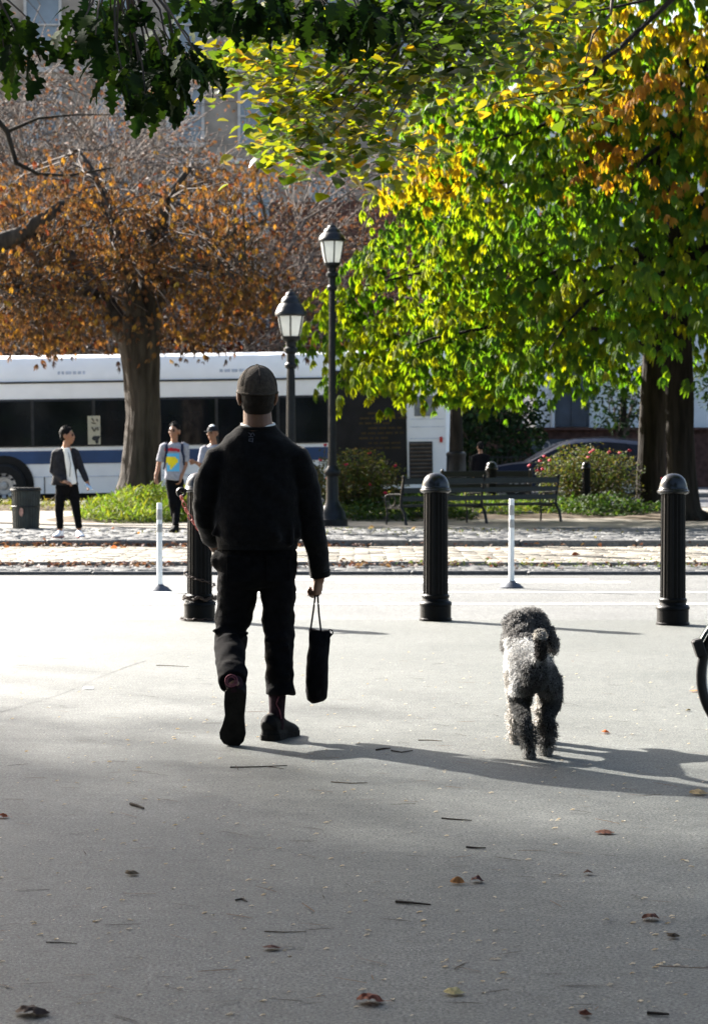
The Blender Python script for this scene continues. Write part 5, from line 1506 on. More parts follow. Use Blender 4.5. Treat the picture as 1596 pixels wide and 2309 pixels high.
band = [hc + hq @ Vector((math.cos(a_) * .0945, -.012 + math.sin(a_) * .1125, .011 - .022 * max(0, -math.sin(a_)))) for a_ in [2 * math.pi * i / 36 for i in range(37)]]
part('cap_band', MB().tube(band, (.0025, .006), 6, True, (0, 0, 1)) if False else MB().tube(band, .0042, 6), m_cap, capo)
part('cap_button', MB().ell(hc + hq @ Vector((0, -.012, .135)), (.009, .009, .006), 8, 5), m_cap, capo)
bm_ = MB(); vs = []
for j in range(5):
    for k in range(13):
        a = R(25 + 130 * k / 12); rr_ = 1 + .62 * j / 4 * (1 - abs(k - 6) / 9) ** .7
        vs.append(hc + hq @ Vector((math.cos(a) * .089 * (1 + .06 * j / 4), -.012 + math.sin(a) * .108 * rr_, .018 - .02 * j / 4 - .022 * (abs(k - 6) / 6) ** 2)))
bm_.add(vs + [v + Vector((0, 0, -.004)) for v in vs], [(j * 13 + k, j * 13 + k + 1, (j + 1) * 13 + k + 1, (j + 1) * 13 + k) for j in range(4) for k in range(12)] + [(65 + j * 13 + k, 65 + (j + 1) * 13 + k, 65 + (j + 1) * 13 + k + 1, 65 + j * 13 + k + 1) for j in range(4) for k in range(12)])
part('brim', bm_, m_cap, capo)
st = MB()
for k in range(6):
    aa = R(30 + 60 * k)
    st.tube([hc + hq @ Vector((math.cos(aa) * .0945 * math.sin(ph) * 1.003, -.012 + math.sin(aa) * .1125 * math.sin(ph) * 1.003, .022 + .113 * math.cos(ph) ** .9)) for ph in [R(6 + 78 * i / 8) for i in range(9)]], .0016, 4)
part('stitching', st, M('pale_stitching', (.03, .024, .02), .9, .1), capo)

# ------------------------------------------------ the black bag in his hand
bag = thing('cloth_bag', p(716, 1586, .03), 'black cloth bag on thin straps in the walking man\'s hand', 'bag')
bb = MB()
br = [(1418, 697, 744, .022), (1440, 695, 744, .04), (1480, 692, 741, .055), (1520, 690, 740, .06), (1556, 689, 739, .06), (1574, 693, 737, .05), (1583, 703, 730, .03)]
bb.tube([p((a + b) / 2, y + 3, .03) for y, a, b, r in br], [((b - a) / 2 * Ym_ / F, r) for y, a, b, r in br], 22)
bb.limb([p(700, 1421, .03), p(744, 1432, .03)], [.01, .01], 8)
part('pouch', remesh(bb, .005, 3, wrink(.0045, 16, 13, .8)), m_denim, bag, sharp=0)
for dy in (.012, .05):
    part('strap', MB().tube([p(700, 1422, dy), p(706, 1380, dy), p(711, 1340, .04), p(713, 1322, .035), p(714, 1338, .04), p(718, 1385, dy), p(724, 1428, dy)], (.0035, .006), 6) if False else MB().tube([p(700, 1422, dy), p(706, 1380, dy), p(711, 1340, .04), p(713, 1318, .035), p(716, 1340, .04), p(719, 1385, dy), p(724, 1428, dy)], .0045, 6), m_denim, bag)
part('loop', MB().torus(p(744, 1427, .03), .013, .003, Matrix.Rotation(R(80), 3, 'X'), 14, 5), m_denim, bag)

# ------------------------------------------------ people on the island
def walker(label, Y, J, top, top_mat, leg_mat, shoe_mat, sleeve, yaw, hs=1.0, skin=None, hairstyle=True, feet=None, sole=None, handcurl=.5, top2=None):
    u = Y / F
    def q(a): return P(a[0], a[1], Y + (a[2] if len(a) > 2 else 0))
    sk = MB(); hc, hq = head_shapes(sk, q(J['head']), yaw, hs)
    neck = q(J['neck'])
    sk.limb([hc + Vector((0, 0, -.06)), neck, neck + Vector((0, 0, -.08))], [.052, .055, .07], 12)
    hips = (q(J['hipL']) + q(J['hipR'])) / 2
    sk.limb([neck + Vector((0, 0, -.1)), hips], [(.13, .085), (.12, .085)], 14)
    for s_, sd in (('L', -1), ('R', 1)):
        sk.limb([q(J['sh' + s_]), q(J['el' + s_]), q(J['wr' + s_])], [.044, .037, .026], 10)
        dd = (q(J['hd' + s_]) - q(J['wr' + s_]))
        hand_shapes(sk, q(J['wr' + s_]), dd, Vector((-sd * .7, -.3, -.2)), sd, hs, handcurl)
        sk.limb([q(J['hip' + s_]), q(J['kn' + s_]), q(J['an' + s_])], [.066, .05, .034], 10)
    base = Vector((hips.x, Y, .03))
    root = solo('person', remesh(sk, .011, 2), skin or m_skin2, base, label, 'person', sharp=0)
    face_parts(root, hc, hq, yaw, hs)
    tp = MB()
    tp.tube([q(((a + b) / 2, y, dy)) for y, a, b, r, dy in top], [((b - a) / 2 * u, r) for y, a, b, r, dy in top], 20)
    for s_ in 'LR':
        sh, el, wr = q(J['sh' + s_]), q(J['el' + s_]), q(J['wr' + s_])
        if sleeve == 'long': tp.limb([sh.lerp(neck, .25), sh, el, el.lerp(wr, .9)], [.055, .062, .052, .042], 12)
        else: tp.tube([sh.lerp(neck, .3), sh, sh.lerp(el, .85)], [.05, .064, .06], 12)
    o_top = part('jacket' if sleeve == 'long' else 'tee_shirt', remesh(tp, .0125, 3, wrink(.006, 8, 12)), top_mat, root, sharp=0)
    tr = MB()
    tr.limb([hips + Vector((0, 0, .08)), hips + Vector((0, 0, -.03))], [(.13, .095), (.14, .105)], 16)
    for s_ in 'LR':
        hp, kn, an = q(J['hip' + s_]), q(J['kn' + s_]), q(J['an' + s_])
        tr.tube([hp, hp.lerp(kn, .5), kn, kn.lerp(an, .5), an + Vector((0, 0, .03))], [.085, .078, .064, .055, .05], 14)
    part('trousers', remesh(tr, .0125, 3, wrink(.005, 9, 14)), leg_mat, root, sharp=0)
    for s_ in 'LR':
        an = q(J['an' + s_]); fd = Vector(feet[s_]).normalized(); g = Vector((an.x, an.y, .03 + (J.get('lift' + s_, 0))))
        shoe(root, g - fd * .07, g + fd * .19, (0, 0, 1), .105, shoe_mat, sole or m_sole, .1)
    if hairstyle:
        hr = MB(); rot = rz(R(yaw))
        hr.ell(hc + hq @ Vector((0, -.025, .048)), (.087 * hs, .097 * hs, .092 * hs), 14, 10, rot); hr.ell(hc + hq @ Vector((0, -.05, 0)), (.08 * hs, .066 * hs, .075 * hs), 12, 8, rot)
        for i in range(26):
            a, b = U(0, 6.28), U(.15, 1.2)
            d = hq @ Vector((math.cos(a) * math.sin(b), math.sin(a) * math.sin(b) * 1.0, math.cos(b)))
            c0 = hc + hq @ Vector((0, -.02, .05))
            hr.limb([c0 + d * .07, c0 + d * .103 + Vector((U(-.012, .012), U(-.012, .012), .004))], [.018 * hs, .007 * hs], 6)
        part('hair', remesh(hr, .008, 1), m_hair, root, sharp=0)
    return root, o_top, q, hc, hq
m_blackjk = M('black_jacket_cloth', (.016, .016, .02), .85, .2, .3, 20)
m_greytee = M('grey_jersey', (.3, .3, .33), .9, .15, .15, 30)
m_whiteshoe = M('white_shoe', (.7, .72, .75), .6, .3, .1, 12)
m_redsole = M('dark_red_sole', (.16, .05, .05), .8, .2, .2, 12)
m_navycloth = M('navy_webbing', (.015, .02, .045), .8, .2, .2, 20)
JA = dict(head=(153, 983), neck=(150, 1008), shL=(126, 1022), elL=(119, 1062, .02), wrL=(146, 1086, -.16), hdL=(160, 1088, -.2), shR=(170, 1020), elR=(184, 1056, -.02), wrR=(197, 1086, -.1), hdR=(203, 1099, -.12),
          hipL=(139, 1096), hipR=(164, 1096), knL=(134, 1148, -.03), knR=(172, 1146, -.04), anL=(136, 1197), anR=(179, 1195))
A, jk, qa, _, _ = walker('young man in open black jacket and white shoes standing beside the litter bin', 35.0, JA,
    [(1012, 138, 162, .07, .0), (1020, 122, 174, .1, .0), (1040, 119, 174, .12, .01), (1065, 120, 174, .125, .01), (1085, 117, 176, .125, .01), (1094, 115, 178, .12, .01)], m_blackjk, m_denim, m_whiteshoe, 'long', -102, 1.0, None, True,
    {'L': (-.35, -1, 0), 'R': (.35, -1, 0)}, m_redsole)
sh = MB(); tt = [(1010, 143, 158, .03), (1030, 146, 162, .06), (1060, 150, 169, .065), (1088, 152, 174, .06), (1092, 154, 173, .055)]
sh.tube([qa(((a + b) / 2, y, -.09)) for y, a, b, r in tt], [((b - a) / 2 * 35 / F, r) for y, a, b, r in tt], 16)
part('tee_shirt', remesh(sh, .008, 2, wrink(.004, 10, 16)), m_tee, A, sharp=0)
part('cord', MB().tube([qa((155, 1020, -.15)), qa((160, 1045, -.16)), qa((158, 1075, -.16))], .004, 5), m_seam, A)
bo = thing('water_bottle', qa((205, 1104, -.13)), 'small clear blue bottle in the hand of the jacketed youth', 'bottle')
ax = Matrix.Rotation(R(-38), 3, 'Y')
part('bottle_body', MB().lathe(qa((201, 1098, -.14)), [(.004, -.06), (.02, -.058), (.023, -.05), (.023, .02), (.012, .04), (.012, .055), (.003, .058)], 14, Matrix.Rotation(R(128), 3, 'Y')), M('blue_plastic', (.35, .5, .7), .2, .5), bo)
part('bottle_cap', MB().lathe(qa((201, 1098, -.14)) + Matrix.Rotation(R(128), 3, 'Y') @ Vector((0, 0, .055)), [(.003, 0), (.014, .001), (.014, .016), (.003, .017)], 12, Matrix.Rotation(R(128), 3, 'Y')), m_deli, bo)

JB = dict(head=(394, 973), neck=(394, 996), shL=(370, 1006), elL=(359, 1047, .02), wrL=(352, 1075, -.04), hdL=(351, 1090, -.06), shR=(419, 1005), elR=(419, 1048, .03), wrR=(409, 1076, -.08), hdR=(405, 1092, -.1),
          hipL=(385, 1083), hipR=(404, 1083), knL=(390, 1135, -.05), knR=(400, 1136, .05), anL=(397, 1188, .22), anR=(396, 1190, -.12), liftL=.03)
B, tee, qb, hcb, hqb = walker('youth in a grey tee shirt with bright print walking towards the road', 37.3, JB,
    [(998, 386, 404, .06, .0), (1003, 374, 416, .09, .0), (1020, 371, 417, .115, .0), (1045, 373, 415, .12, .0), (1070, 372, 414, .12, .0), (1083, 371, 413, .118, .0)], m_greytee, m_denim, m_shoe, 'short', 158, 1.0, None, True,
    {'L': (-.25, -1, 0), 'R': (-.35, -1, 0)})
def decal(name, poly, tgt, Y, mat, lift):
    """flat print laid on the cloth"""
    mb = MB(); vs = []
    nx, ny = 6, 6
    xs = [a for a, b in poly]; ys = [b for a, b in poly]
    x0, x1, y0, y1 = min(xs), max(xs), min(ys), max(ys)
    ok = True; grid = []
    for j in range(ny + 1):
        for i in range(nx + 1):
            h = surf(tgt, x0 + (x1 - x0) * i / nx, y0 + (y1 - y0) * j / ny, Y)
            if h[0] is None: ok = False; grid.append(P(x0 + (x1 - x0) * i / nx, y0 + (y1 - y0) * j / ny, Y - .12)); continue
            grid.append(h[0] + Vector((0, -lift, 0)))
    def inside(x, y):
        c = False; n = len(poly); j = n - 1
        for i in range(n):
            if (poly[i][1] > y) != (poly[j][1] > y) and x < (poly[j][0] - poly[i][0]) * (y - poly[i][1]) / (poly[j][1] - poly[i][1]) + poly[i][0]: c = not c
            j = i
        return c
    fs = [(j * (nx + 1) + i, (j + 1) * (nx + 1) + i, (j + 1) * (nx + 1) + i + 1, j * (nx + 1) + i + 1) for j in range(ny) for i in range(nx) if inside(x0 + (x1 - x0) * (i + .5) / nx, y0 + (y1 - y0) * (j + .5) / ny)]
    mb.add(grid, fs)
    return part(name, mb, mat, B if tgt is tee else A)
decal('shirt_print', [(377, 1022), (404, 1022), (405, 1063), (379, 1063)], tee, 37.3, M('cyan_print', (.12, .42, .65), .8, .2, .05), .006)
decal('shirt_print', [(372, 1011), (388, 1009), (406, 1013), (405, 1019), (388, 1017), (373, 1018)], tee, 37.3, M('red_print', (.42, .02, .03), .8, .2, .05), .006)
decal('shirt_print', [(375, 1030), (399, 1030), (402, 1040), (396, 1050), (388, 1058), (381, 1050), (376, 1040)], tee, 37.3, M('yellow_print', (.75, .6, .02), .8, .2, .05), .010)
bp = thing('backpack', qb((395, 1060, .14)), 'navy backpack whose straps show on the youth in the grey tee shirt', 'backpack')
part('pack', remesh(MB().limb([qb((394, 1012, .17)), qb((394, 1068, .18))], [(.12, .07), (.14, .09)], 14), .012, 3), m_navycloth, bp, sharp=0)
for (xa_, xb_) in ((377, 374), (411, 414)):
    pts = []
    for (x, y) in ((xa_, 1001), (xa_ - .5 * (1 if xa_ < 390 else -1), 1008), (xa_, 1018), (xb_ + .5, 1030), (xb_, 1044)):
        h = surf(tee, x, y, 37.3)
        pts.append((h[0] + Vector((0, -.012, 0))) if h[0] else qb((x, y, -.1)))
    pts = [qb((xa_, 1004, .1)) + Vector((0, 0, .02))] + [qb((xa_, 998, .0))] + pts + [qb((xb_ + (-3 if xa_ < 390 else 3), 1058, .06))]
    part('strap', MB().tube(pts, [(.022, .008)] * len(pts), 8), m_navycloth, bp)

JC = dict(head=(480, 977), neck=(482, 1000), shL=(460, 1012), elL=(452, 1052, -.1), wrL=(440, 1042, -.25), hdL=(430, 1039, -.3), shR=(506, 1012), elR=(512, 1055), wrR=(508, 1085, -.05), hdR=(507, 1098, -.06),
          hipL=(473, 1085), hipR=(493, 1085), knL=(472, 1135, -.05), knR=(494, 1135), anL=(473, 1182), anR=(495, 1182))
C_, t_, qc, hcc, hqc = walker('youth in a black and white cap half hidden behind the man in the sweater', 39.0, JC,
    [(1003, 472, 492, .06, .0), (1008, 464, 502, .09, .0), (1040, 460, 506, .115, .0), (1085, 460, 506, .12, .0)], m_greytee, m_denim, m_shoe, 'short', 150, 1.0, None, False, {'L': (-.3, -1, 0), 'R': (0, -1, 0)})
cp = MB(); rot = rz(R(150)); vs = []; fs = []; seg, rows = 24, 7
for j in range(rows + 1):
    ph = (math.pi / 2) * j / rows
    for k in range(seg):
        a = 2 * math.pi * k / seg; r_ = max(.02, math.sin(ph))
        vs.append(hcc + hqc @ Vector((math.cos(a) * .091 * r_, -.01 + math.sin(a) * .11 * r_, .035 + .1 * math.cos(ph))))
fs = [(j * seg + k, (j + 1) * seg + k, (j + 1) * seg + (k + 1) % seg, j * seg + (k + 1) % seg) for j in range(rows) for k in range(seg)] + [tuple(range(seg))]
co = part('cap', MB().add(vs, fs), m_blackjk, C_, sharp=60)
vs2 = [hcc + hqc @ Vector((math.cos(a) * .09 * k, -.01 + math.sin(a) * .108 * k, .037 + .1 * math.sqrt(max(0, 1 - k * k * .98)) + .006)) for k in (.3, .45, .6, .72) for a in [R(60 + 90 * i / 8) for i in range(9)]]
part('white_front', MB().add(vs2, [(j * 9 + i, (j + 1) * 9 + i, (j + 1) * 9 + i + 1, j * 9 + i + 1) for j in range(3) for i in range(8)]), m_tee, co)
part('brim', MB().ell(hcc + hqc @ Vector((0, .125, .03)), (.075, .075, .008), 14, 5, rot), m_blackjk, co)
JD = dict(head=(1082, 1008), neck=(1083, 1021), shL=(1068, 1030), elL=(1065, 1052), wrL=(1068, 1072), hdL=(1068, 1080), shR=(1098, 1030), elR=(1101, 1052), wrR=(1098, 1072), hdR=(1098, 1080),
          hipL=(1077, 1075), hipR=(1090, 1075), knL=(1077, 1100), knR=(1090, 1100), anL=(1077, 1125), anR=(1090, 1125))
walker('dark clad person standing before the iron railing beyond the benches', 60.5, JD,
    [(1022, 1076, 1090, .06, .0), (1028, 1066, 1100, .1, .0), (1050, 1066, 1100, .13, .0), (1078, 1067, 1099, .13, .0)], m_denim, m_denim, m_shoe, 'long', 20, .95, None, True, {'L': (0, 1, 0), 'R': (0, 1, 0)})

# ================================================================== THE DOG
Yd = 10.5
def d_(px, py, Y=Yd): return P(px, py, Y)
x0 = X(1204, Yd)
dg = MB()
dg.limb([(x0, 10.46, .375), (x0, 10.6, .38), (x0 - .005, 10.8, .385), (x0 - .015, 11.0, .39)], [(.06, .07), (.064, .076), (.066, .08), (.074, .1)], 16, (0, 0, 1))
dg.limb([(x0 - .01, 10.98, .43), (x0 - .02, 11.08, .5), (x0 - .025, 11.14, .54)], [.075, .062, .058], 12)
hd = Vector((X(1196, 11.18), 11.18, Z(1416, 11.18)))
dg.ell(hd, (.066, .082, .066), 14, 10); dg.ell(hd + Vector((0, .0, .02)), (.069, .078, .06), 14, 10)
dg.limb([hd + Vector((-.01, .06, -.02)), hd + Vector((-.025, .17, -.045))], [.042, .028], 12)
dg.ell(hd + Vector((-.028, .196, -.035)), (.014, .012, .011), 8, 6)
for sx, ex, ey in ((-1, 1150, 1436), (1, 1241, 1436)):
    e = Vector((X(ex, 11.16), 11.16, Z(ey, 11.16)))
    dg.limb([hd + Vector((sx * .06, 0, .01)), e, e + Vector((sx * .012, 0, -.05))], [(.02, .03), (.02, .036), (.016, .03)], 10)
dg.limb([d_(1217, 1490, 10.46), d_(1220, 1462, 10.36), d_(1218, 1438, 10.35)], [.02, .017, .018], 10)
dg.ell(d_(1218, 1430, 10.36), (.024, .024, .022), 10, 8)
for hip, knee, hock, paw in (((1178, 1530, 10.54), (1172, 1582, 10.64), (1185, 1626, 10.42), (1195, 1694, 10.45)), ((1236, 1530, 10.54), (1244, 1580, 10.68), (1237, 1614, 10.5), (1231, 1690, 10.57))):
    dg.limb([d_(*hip), d_(*knee)], [(.046, .074), (.033, .05)], 12)
    dg.limb([d_(*knee), d_(*hock)], [.034, .02], 10)
    pw = d_(*paw); pw.z = max(pw.z, .03)
    dg.limb([d_(*hock), pw], [.021, .02], 10)
    dg.ell(Vector((pw.x, pw.y + .03, .02)), (.026, .044, .02), 10, 8)
for sx, px_, Yq in ((-1, 1164, 10.96), (1, 1226, 11.04)):
    t = Vector((X(px_, Yq), Yq, .35)); pw = Vector((X(px_ + 4, Yq), Yq + .03, .03))
    dg.limb([t, Vector((t.x, t.y + .0, .21)), pw], [(.042, .06), .03, .025], 10)
    dg.ell(Vector((pw.x, pw.y + .02, .022)), (.029, .044, .022), 10, 8)
m_dogskin = M('dark_dog_skin', (.04, .035, .033), .9, .1, .3, 30)
dogme = remesh(dg, .008, 3)
dog = solo('dog', dogme, m_dogskin, (x0, Yd, 0), 'curly grey poodle with its tail up, trotting away beside the man', 'dog', sharp=0)
# woolly coat: many small curls rooted on the skin
me = dog.data; org = ORG[dog.name]
tri = []; areas = []
for pl in me.polygons: areas.append(pl.area)
areas = np.array(areas); cum = np.cumsum(areas); cum /= cum[-1]
NT = 30000
pick = np.searchsorted(cum, nrs.rand(NT))
V, Q, Cc = [], [], []
for fi in pick:
    pl = me.polygons[int(fi)]
    ids = list(pl.vertices); a, b, c = [me.vertices[i].co for i in rnd.sample(ids, 3)]
    r1, r2 = rnd.random(), rnd.random()
    if r1 + r2 > 1: r1, r2 = 1 - r1, 1 - r2
    q = a + (b - a) * r1 + (c - a) * r2; n = pl.normal.copy(); w_ = q + org
    low = w_.z < .2
    L = .024 if w_.y > 11.05 else .019
    if w_.y < 10.75 and .16 < w_.z < .235: L = .014          # clipped close above the hock
    elif w_.z < .16: L = .031
    if w_.z < .045: L = .012
    if w_.y < 10.41 and w_.z > .44: L = .016
    L *= .85 + .75 * noise.noise(w_ * 26)
    n = (n + Vector((U(-.55, .55), U(-.55, .55), U(-.55, .45)))).normalized()
    s_ = n.cross(Vector((U(-1, 1), U(-1, 1), U(-1, 1)))).normalized(); t_ = n.cross(s_)
    rad = U(.004, .009); ph = U(0, 6.28); wd = U(.0022, .0042)
    o = len(V)
    for k in range(4):
        tt = k / 3
        ctr = q + n * (L * U(.9, 1.15) * tt) + (s_ * math.cos(ph + tt * 5.5) + t_ * math.sin(ph + tt * 5.5)) * rad * tt ** .5 + Vector((0, 0, -.006 * tt))
        side = (s_ * math.cos(ph + tt * 5.5 + 1.57) + t_ * math.sin(ph + tt * 5.5 + 1.57)) * wd * (1 - .5 * tt)
        V += [ctr - side, ctr + side]
    for k in range(3): Q.append((o + k * 2, o + k * 2 + 1, o + k * 2 + 3, o + k * 2 + 2))
    # smoky head, white forelegs; sun painted onto left and back, shade onto rear
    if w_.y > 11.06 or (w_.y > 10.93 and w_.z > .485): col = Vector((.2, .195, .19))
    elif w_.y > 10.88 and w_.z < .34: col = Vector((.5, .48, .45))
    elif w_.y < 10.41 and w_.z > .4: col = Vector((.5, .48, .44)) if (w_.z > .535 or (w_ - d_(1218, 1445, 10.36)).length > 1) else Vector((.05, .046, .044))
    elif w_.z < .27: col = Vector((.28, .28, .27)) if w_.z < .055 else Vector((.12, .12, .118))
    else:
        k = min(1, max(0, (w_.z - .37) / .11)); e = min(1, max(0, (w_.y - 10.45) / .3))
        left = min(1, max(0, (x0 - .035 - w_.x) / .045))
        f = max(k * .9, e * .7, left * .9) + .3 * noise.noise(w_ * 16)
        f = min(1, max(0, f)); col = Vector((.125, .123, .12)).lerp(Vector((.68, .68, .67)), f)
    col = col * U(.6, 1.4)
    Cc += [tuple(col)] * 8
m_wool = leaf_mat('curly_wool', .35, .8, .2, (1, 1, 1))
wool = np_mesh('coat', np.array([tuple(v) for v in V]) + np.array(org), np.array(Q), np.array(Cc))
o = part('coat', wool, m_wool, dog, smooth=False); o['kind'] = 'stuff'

# ================================================================== BICYCLE at the right edge
bi = thing('bicycle', (1.85, 10.62, 0), 'parked bicycle of which only the rear wheel shows at the right edge', 'bicycle')
m_rubbert = M('tyre_rubber', (.014, .014, .014), .75, .3, .2, 20)
m_bikepaint = M('dark_green_enamel', (.01, .03, .028), .25, .5, .1, 4, coat=.5)
def bwheel(cx):
    c = Vector((cx, 10.62, .348)); rx = Matrix.Rotation(R(90), 3, 'X')
    w_ = part('wheel', MB().torus(c, .324, .02, rx, 56, 10), m_rubbert, bi)
    part('rim', MB().torus(c, .301, .006, rx, 56, 8), m_steel, w_)
    sp_ = MB()
    for i in range(28):
        a = 2 * math.pi * i / 28; b_ = a + (.35 if i % 2 else -.35)
        sp_.tube([c + Vector((math.cos(b_) * .02, .03 * (1 if i % 4 < 2 else -1), math.sin(b_) * .02)), c + Vector((math.cos(a) * .288, 0, math.sin(a) * .288))], .0011, 4)
    part('spokes', sp_, m_steel, w_)
    part('hub', MB().lathe(c, [(.012, -.05), (.026, -.045), (.026, -.038), (.014, -.03), (.014, .03), (.026, .038), (.026, .045), (.012, .05)], 14, rx), m_steel, w_)
    return c
c1 = bwheel(X(1746, 10.62)); c2 = bwheel(X(1746, 10.62) + 1.06)
fd = MB(); n_ = 26; vs = []
for i in range(n_ + 1):
    a = R(160 - 150 * i / n_)
    for yy, rr_ in ((-.034, .352), (-.03, .365), (0, .371), (.03, .365), (.034, .352)): vs.append(c1 + Vector((math.cos(a) * rr_, yy, math.sin(a) * rr_)))
fd.add(vs, [(i * 5 + k, i * 5 + k + 1, (i + 1) * 5 + k + 1, (i + 1) * 5 + k) for i in range(n_) for k in range(4)])
part('mudguard', fd, m_bikepaint, bi)
a = R(157)
part('mud_flap', MB().box(c1 + Vector((math.cos(a) * .36, 0, math.sin(a) * .36 - .015)), (.045, .075, .075), Matrix.Rotation(R(-18), 3, 'Y'), .006), m_rubbert, bi, smooth=False)
part('tail_light', MB().box(c1 + Vector((-.255, 0, .43)), (.03, .05, .075), Matrix.Rotation(R(-12), 3, 'Y'), .01), m_red, bi, smooth=False)
bbk = c1 + Vector((.43, 0, -.06)); seat = c1 + Vector((.27, 0, .5)); hd1 = c2 + Vector((-.2, 0, .5)); hd0 = c2 + Vector((-.16, 0, .36))
fr = MB()
for a_, b_, r_ in ((bbk, seat, .016), (bbk, hd0, .018), (seat + Vector((.03, 0, -.1)), hd1, .016), (hd0, hd1 + Vector((-.02, 0, .08)), .018), (c1, bbk, .011), (c1, seat + Vector((.02, 0, -.08)), .01), (hd0, c2, .013)): fr.tube([a_, a_.lerp(b_, .5), b_], r_, 10)
part('frame', fr, m_bikepaint, bi)
part('rack', MB().tube([seat + Vector((.0, 0, -.12)), c1 + Vector((-.22, 0, .4)), c1 + Vector((-.25, 0, .4))], .008, 6).tube([c1, c1 + Vector((-.1, 0, .39))], .007, 6), m_iron, bi)
part('saddle', MB().tube([seat + Vector((-.16, 0, .1)), seat + Vector((-.08, 0, .115)), seat + Vector((.05, 0, .1)), seat + Vector((.15, 0, .095))], [(.075, .022), (.08, .03), (.04, .026), (.018, .014)], 12, True, (0, 0, 1)).tube([seat, seat + Vector((-.02, 0, .1))], .013, 8), m_rubbert, bi)
part('handlebar', MB().tube([hd1 + Vector((-.14, -.3, .2)), hd1 + Vector((.0, -.22, .22)), hd1 + Vector((.02, 0, .16)), hd1 + Vector((.0, .22, .22)), hd1 + Vector((-.14, .3, .2))], .012, 8).tube([hd1, hd1 + Vector((.01, 0, .17))], .013, 8), m_steel, bi)
part('crank', MB().lathe(bbk, [(.01, -.03), (.09, -.03), (.09, -.025), (.01, -.02)], 24, Matrix.Rotation(R(90), 3, 'X')).tube([bbk + Vector((0, -.05, 0)), bbk + Vector((.12, -.05, -.12))], .01, 6).box(bbk + Vector((.12, -.09, -.12)), (.09, .07, .02)), m_iron, bi)
part('kickstand', MB().tube([c1 + Vector((.1, -.03, -.02)), c1 + Vector((.02, -.22, -.345))], .009, 6), m_iron, bi)

# ================================================================== LITTER ON THE PLAZA
def dead_leaf(px, py, size, pal, label, curl=.6, lob=False, yaw=None):
    g = G(px, py, .004); g.z = .004
    size *= 1.15; vs = []; nu, nv = 12, 6
    for i in range(nu + 1):
        t = i / nu
        wd = (math.sin(math.pi * min(1, t * 1.02)) ** .7) * (.36 + (.13 * math.cos(t * 7 * math.pi) if lob else .03 * math.cos(t * 4 * math.pi)))
        for j in range(nv + 1):
            v = 2 * j / nv - 1
            e_ = (2 * t - 1) ** 2
            z = -.2 * curl * (e_ + v * v * (1 - e_)) + .3 * curl * max(0, t - .62) ** 1.3 + .16 * curl * max(0, v * (1 if px % 2 else -1)) ** 2 * math.sin(math.pi * t) + curl * (.03 * math.sin(5 * v + 9 * t + px) + .03 * noise.noise(Vector((v * 2, t * 4, px)))) * (1 - v * v) + (.012 if j % 2 else 0)
            vs.append((v * wd * size, (t - .5) * size * (1 - .18 * curl), z * size))
    for k in range(4):   # the stalk
        for dx in (-.012, .012): vs.append((dx * size, (-.5 - .1 * k) * size * (1 - .18 * curl), -.12 * curl * size))
    V = np.array(vs)
    Fq = [(i * (nv + 1) + j, i * (nv + 1) + j + 1, (i + 1) * (nv + 1) + j + 1, (i + 1) * (nv + 1) + j) for i in range(nu) for j in range(nv)]
    o0 = (nu + 1) * (nv + 1); Fq += [(o0 + 2 * k, o0 + 2 * k + 1, o0 + 2 * k + 3, o0 + 2 * k + 2) for k in range(3)]
    Fq = np.array(Fq)
    a = U(0, 6.28) if yaw is None else yaw
    m = euler_mats([U(-.03, .03)], [U(-.04, .04)], [a], [1.0])[0]
    V = V @ m.T; V[:, 2] -= V[:, 2].min(); V[:, 2] = np.maximum(V[:, 2] - .45 * V[:, 2].max(), 0) * 1.5 + .002 + .0006 * nrs.rand(len(V))
    col = np.array(pal) * (1 + nrs.uniform(-.35, .35, (len(V), 1)))
    me = np_mesh('fallen_leaf', V + np.array(g), Fq, col)
    return solo('fallen_leaf', me, m_dryleaf, g, label, 'leaf', 'dead leaves lying on the plaza', smooth=False)
dead_leaf(1033, 1995, .055, (.26, .12, .035), 'curled tan brown leaf lying left of its dark crumpled neighbour', 1.3, yaw=1.5)
dead_leaf(1078, 1991, .05, (.09, .035, .03), 'small dark crumpled leaf just right of the curled tan leaf', 1.4, True, 1.4)
dead_leaf(836, 2266, .075, (.2, .06, .035), 'reddish brown curled leaf at the bottom middle of the plaza', 1.1, True, 1.6)
dead_leaf(1025, 2246, .055, (.5, .44, .22), 'pale cream leaf near the bottom, right of the red one', .9, False, 1.45)
dead_leaf(1470, 2077, .06, (.12, .05, .035), 'folded brown and grey leaf low on the right', 1.2, True, 1.7)
dead_leaf(1520, 2118, .04, (.1, .075, .05), 'small grey brown leaf scrap right of the folded leaf', 1.1, True)
dead_leaf(1328, 1974, .036, (.08, .04, .03), 'tiny dark leaf scrap on the right, above the folded leaf', 1.3)
dead_leaf(1366, 1654, .045, (.5, .13, .03), 'orange red leaf lying right of the dog', 1.2, True, .8)
dead_leaf(1577, 1792, .075, (.5, .38, .2), 'pale leaf cut by the right edge, below the bicycle wheel', .8, False, 1.5)
dead_leaf(1570, 1560, .07, (.35, .17, .07), 'flat orange brown leaf touching the bicycle wheel', .5, False, 1.6)
dead_leaf(1552, 1604, .035, (.12, .1, .05), 'small olive leaf scrap left of the bicycle wheel', 1.0)
dead_leaf(70, 2292, .09, (.07, .045, .035), 'dark shrivelled leaf at the bottom left corner', .9, True, 1.4)
dead_leaf(4, 1845, .05, (.3, .08, .03), 'red brown leaf cut by the left edge', 1.0, True)
dead_leaf(612, 2144, .05, (.1, .04, .03), 'narrow dark red leaf in the lower left middle', .6, False, 1.55)
dead_leaf(1365, 1881, .07, (.15, .06, .035), 'long brown leaf with its stalk below the dog shadow', .6, True, 1.5)
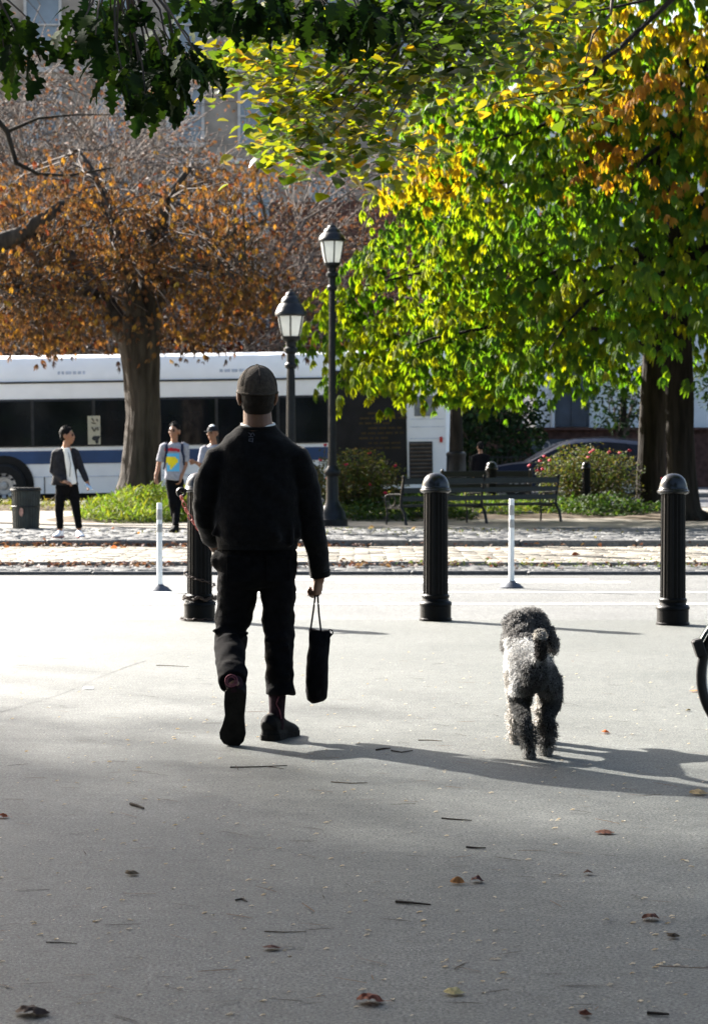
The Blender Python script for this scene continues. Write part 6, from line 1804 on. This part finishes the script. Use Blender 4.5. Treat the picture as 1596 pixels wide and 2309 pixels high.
dead_leaf(296, 1975, .05, (.14, .11, .07), 'thin withered leaf in the left middle of the plaza', .9, True)
dead_leaf(1322, 2296, .035, (.14, .05, .03), 'curved dark red leaf bit at the bottom right', 1.4, True)
m_stick = M('dark_twig', (.03, .024, .02), .9, .2, .3, 30)
m_stick2 = M('brown_twig', (.1, .07, .05), .9, .2, .3, 30)
def stick(pts, r, label, mat=None, fork=None):
    g0 = G(*pts[0], 0); w_ = [Vector((G(a, b).x, G(a, b).y, r * .9 + .001)) for a, b in pts]
    mb = MB().tube(w_, [r, r * .9, r * .6][:len(w_)] if len(w_) <= 3 else [r] * len(w_), 6)
    if fork: mb.tube([w_[-2].lerp(w_[-1], .3), Vector((G(*fork).x, G(*fork).y, r))], [r * .7, r * .4], 5)
    solo('twig', mb, mat or m_stick, w_[0], label, 'twig', 'twigs lying on the plaza')
stick([(892, 2041), (930, 2044), (971, 2048)], .0042, 'straight black stick in the lower middle of the plaza')
stick([(518, 1734), (580, 1733), (647, 1730)], .0028, 'long forked twig lying below the lifted shoe', None, (640, 1737))
stick([(293, 1819), (308, 1823), (323, 1829)], .006, 'short stubby piece of stick on the left')
stick([(746, 1767), (790, 1770), (828, 1769)], .0022, 'thin brown twig right of the long forked one', m_stick2)
stick([(996, 1850), (1030, 1853), (1064, 1855)], .003, 'dark twig in the middle below the dog')
stick([(943, 1672), (970, 1672), (997, 1674)], .0022, 'thin twig left of the dog\'s hind feet', m_stick2)
stick([(848, 1695), (865, 1692), (880, 1691)], .004, 'short dark twig between the man and the dog')
stick([(882, 1696), (905, 1700), (930, 1696)], .003, 'crooked twig just right of the short dark one')
stick([(1052, 1916), (1075, 1918), (1096, 1918)], .0035, 'black twig below the scattered seeds')
stick([(1462, 2296), (1490, 2298), (1512, 2299)], .0045, 'black stick at the bottom right corner')
stick([(352, 1502), (385, 1503), (425, 1505)], .0022, 'pale brown twig on the bright ground left of the man', m_stick2)
stick([(530, 2037), (545, 2034), (556, 2040)], .003, 'little hooked twig in the lower left middle', None, (548, 2028))
stick([(595, 2107), (640, 2109), (690, 2108)], .0016, 'hair thin twig in the lower left', m_stick2)
stick([(101, 2132), (135, 2133), (172, 2135)], .0018, 'thin straight twig low on the left')
# paper scrap on the left
g = G(197, 1556)
solo('paper_scrap', MB().add([g + Vector(v) for v in ((-.03, 0, .003), (.03, -.01, .003), (.032, .035, .012), (-.025, .04, .01), (0, .02, .018))], [(0, 1, 4), (1, 2, 4), (2, 3, 4), (3, 0, 4)]), m_tee, g, 'small white scrap of paper on the ground at the left', 'paper', smooth=False)
# small bits nobody could count
lt_, ls_, lc_ = [], [], []
for i in range(1300):
    py = 1470 + 830 * rnd.random() ** 1.1; px = U(-30, 1630)
    g = G(px, py); lt_.append((g.x, g.y, .003))
k = len(lt_); kinds = nrs.rand(k)
cols = np.where(kinds[:, None] < .18, np.array([[.05, .038, .03]]), np.where(kinds[:, None] < .28, np.array([[.16, .1, .06]]), np.array([[.55, .5, .4]])))
tw_t = strip_leaf(.055, [.04, .055, .03], .3, .0); sd_t = strip_leaf(.011, [.3, .7, .2], .4, .2)
yaw = np.where(nrs.rand(k) < .75, np.pi / 2 + nrs.normal(0, .35, k), nrs.uniform(0, 6.28, k))
mm = euler_mats(nrs.uniform(-.05, .12, k), nrs.uniform(-.2, .2, k), yaw, nrs.uniform(.3, 1.45, k) ** 1.8)
lt_ = np.array(lt_); tw_i = kinds < .28
me = bulk_mesh('ground_debris', [(tw_t, mm[tw_i], lt_[tw_i], cols[tw_i]), (sd_t, mm[~tw_i], lt_[~tw_i], cols[~tw_i])])
solo('ground_debris', me, m_dryleaf, (0, 8, 0), 'tiny twigs, seeds and leaf crumbs strewn over the plaza', 'debris', kind='stuff', smooth=False)
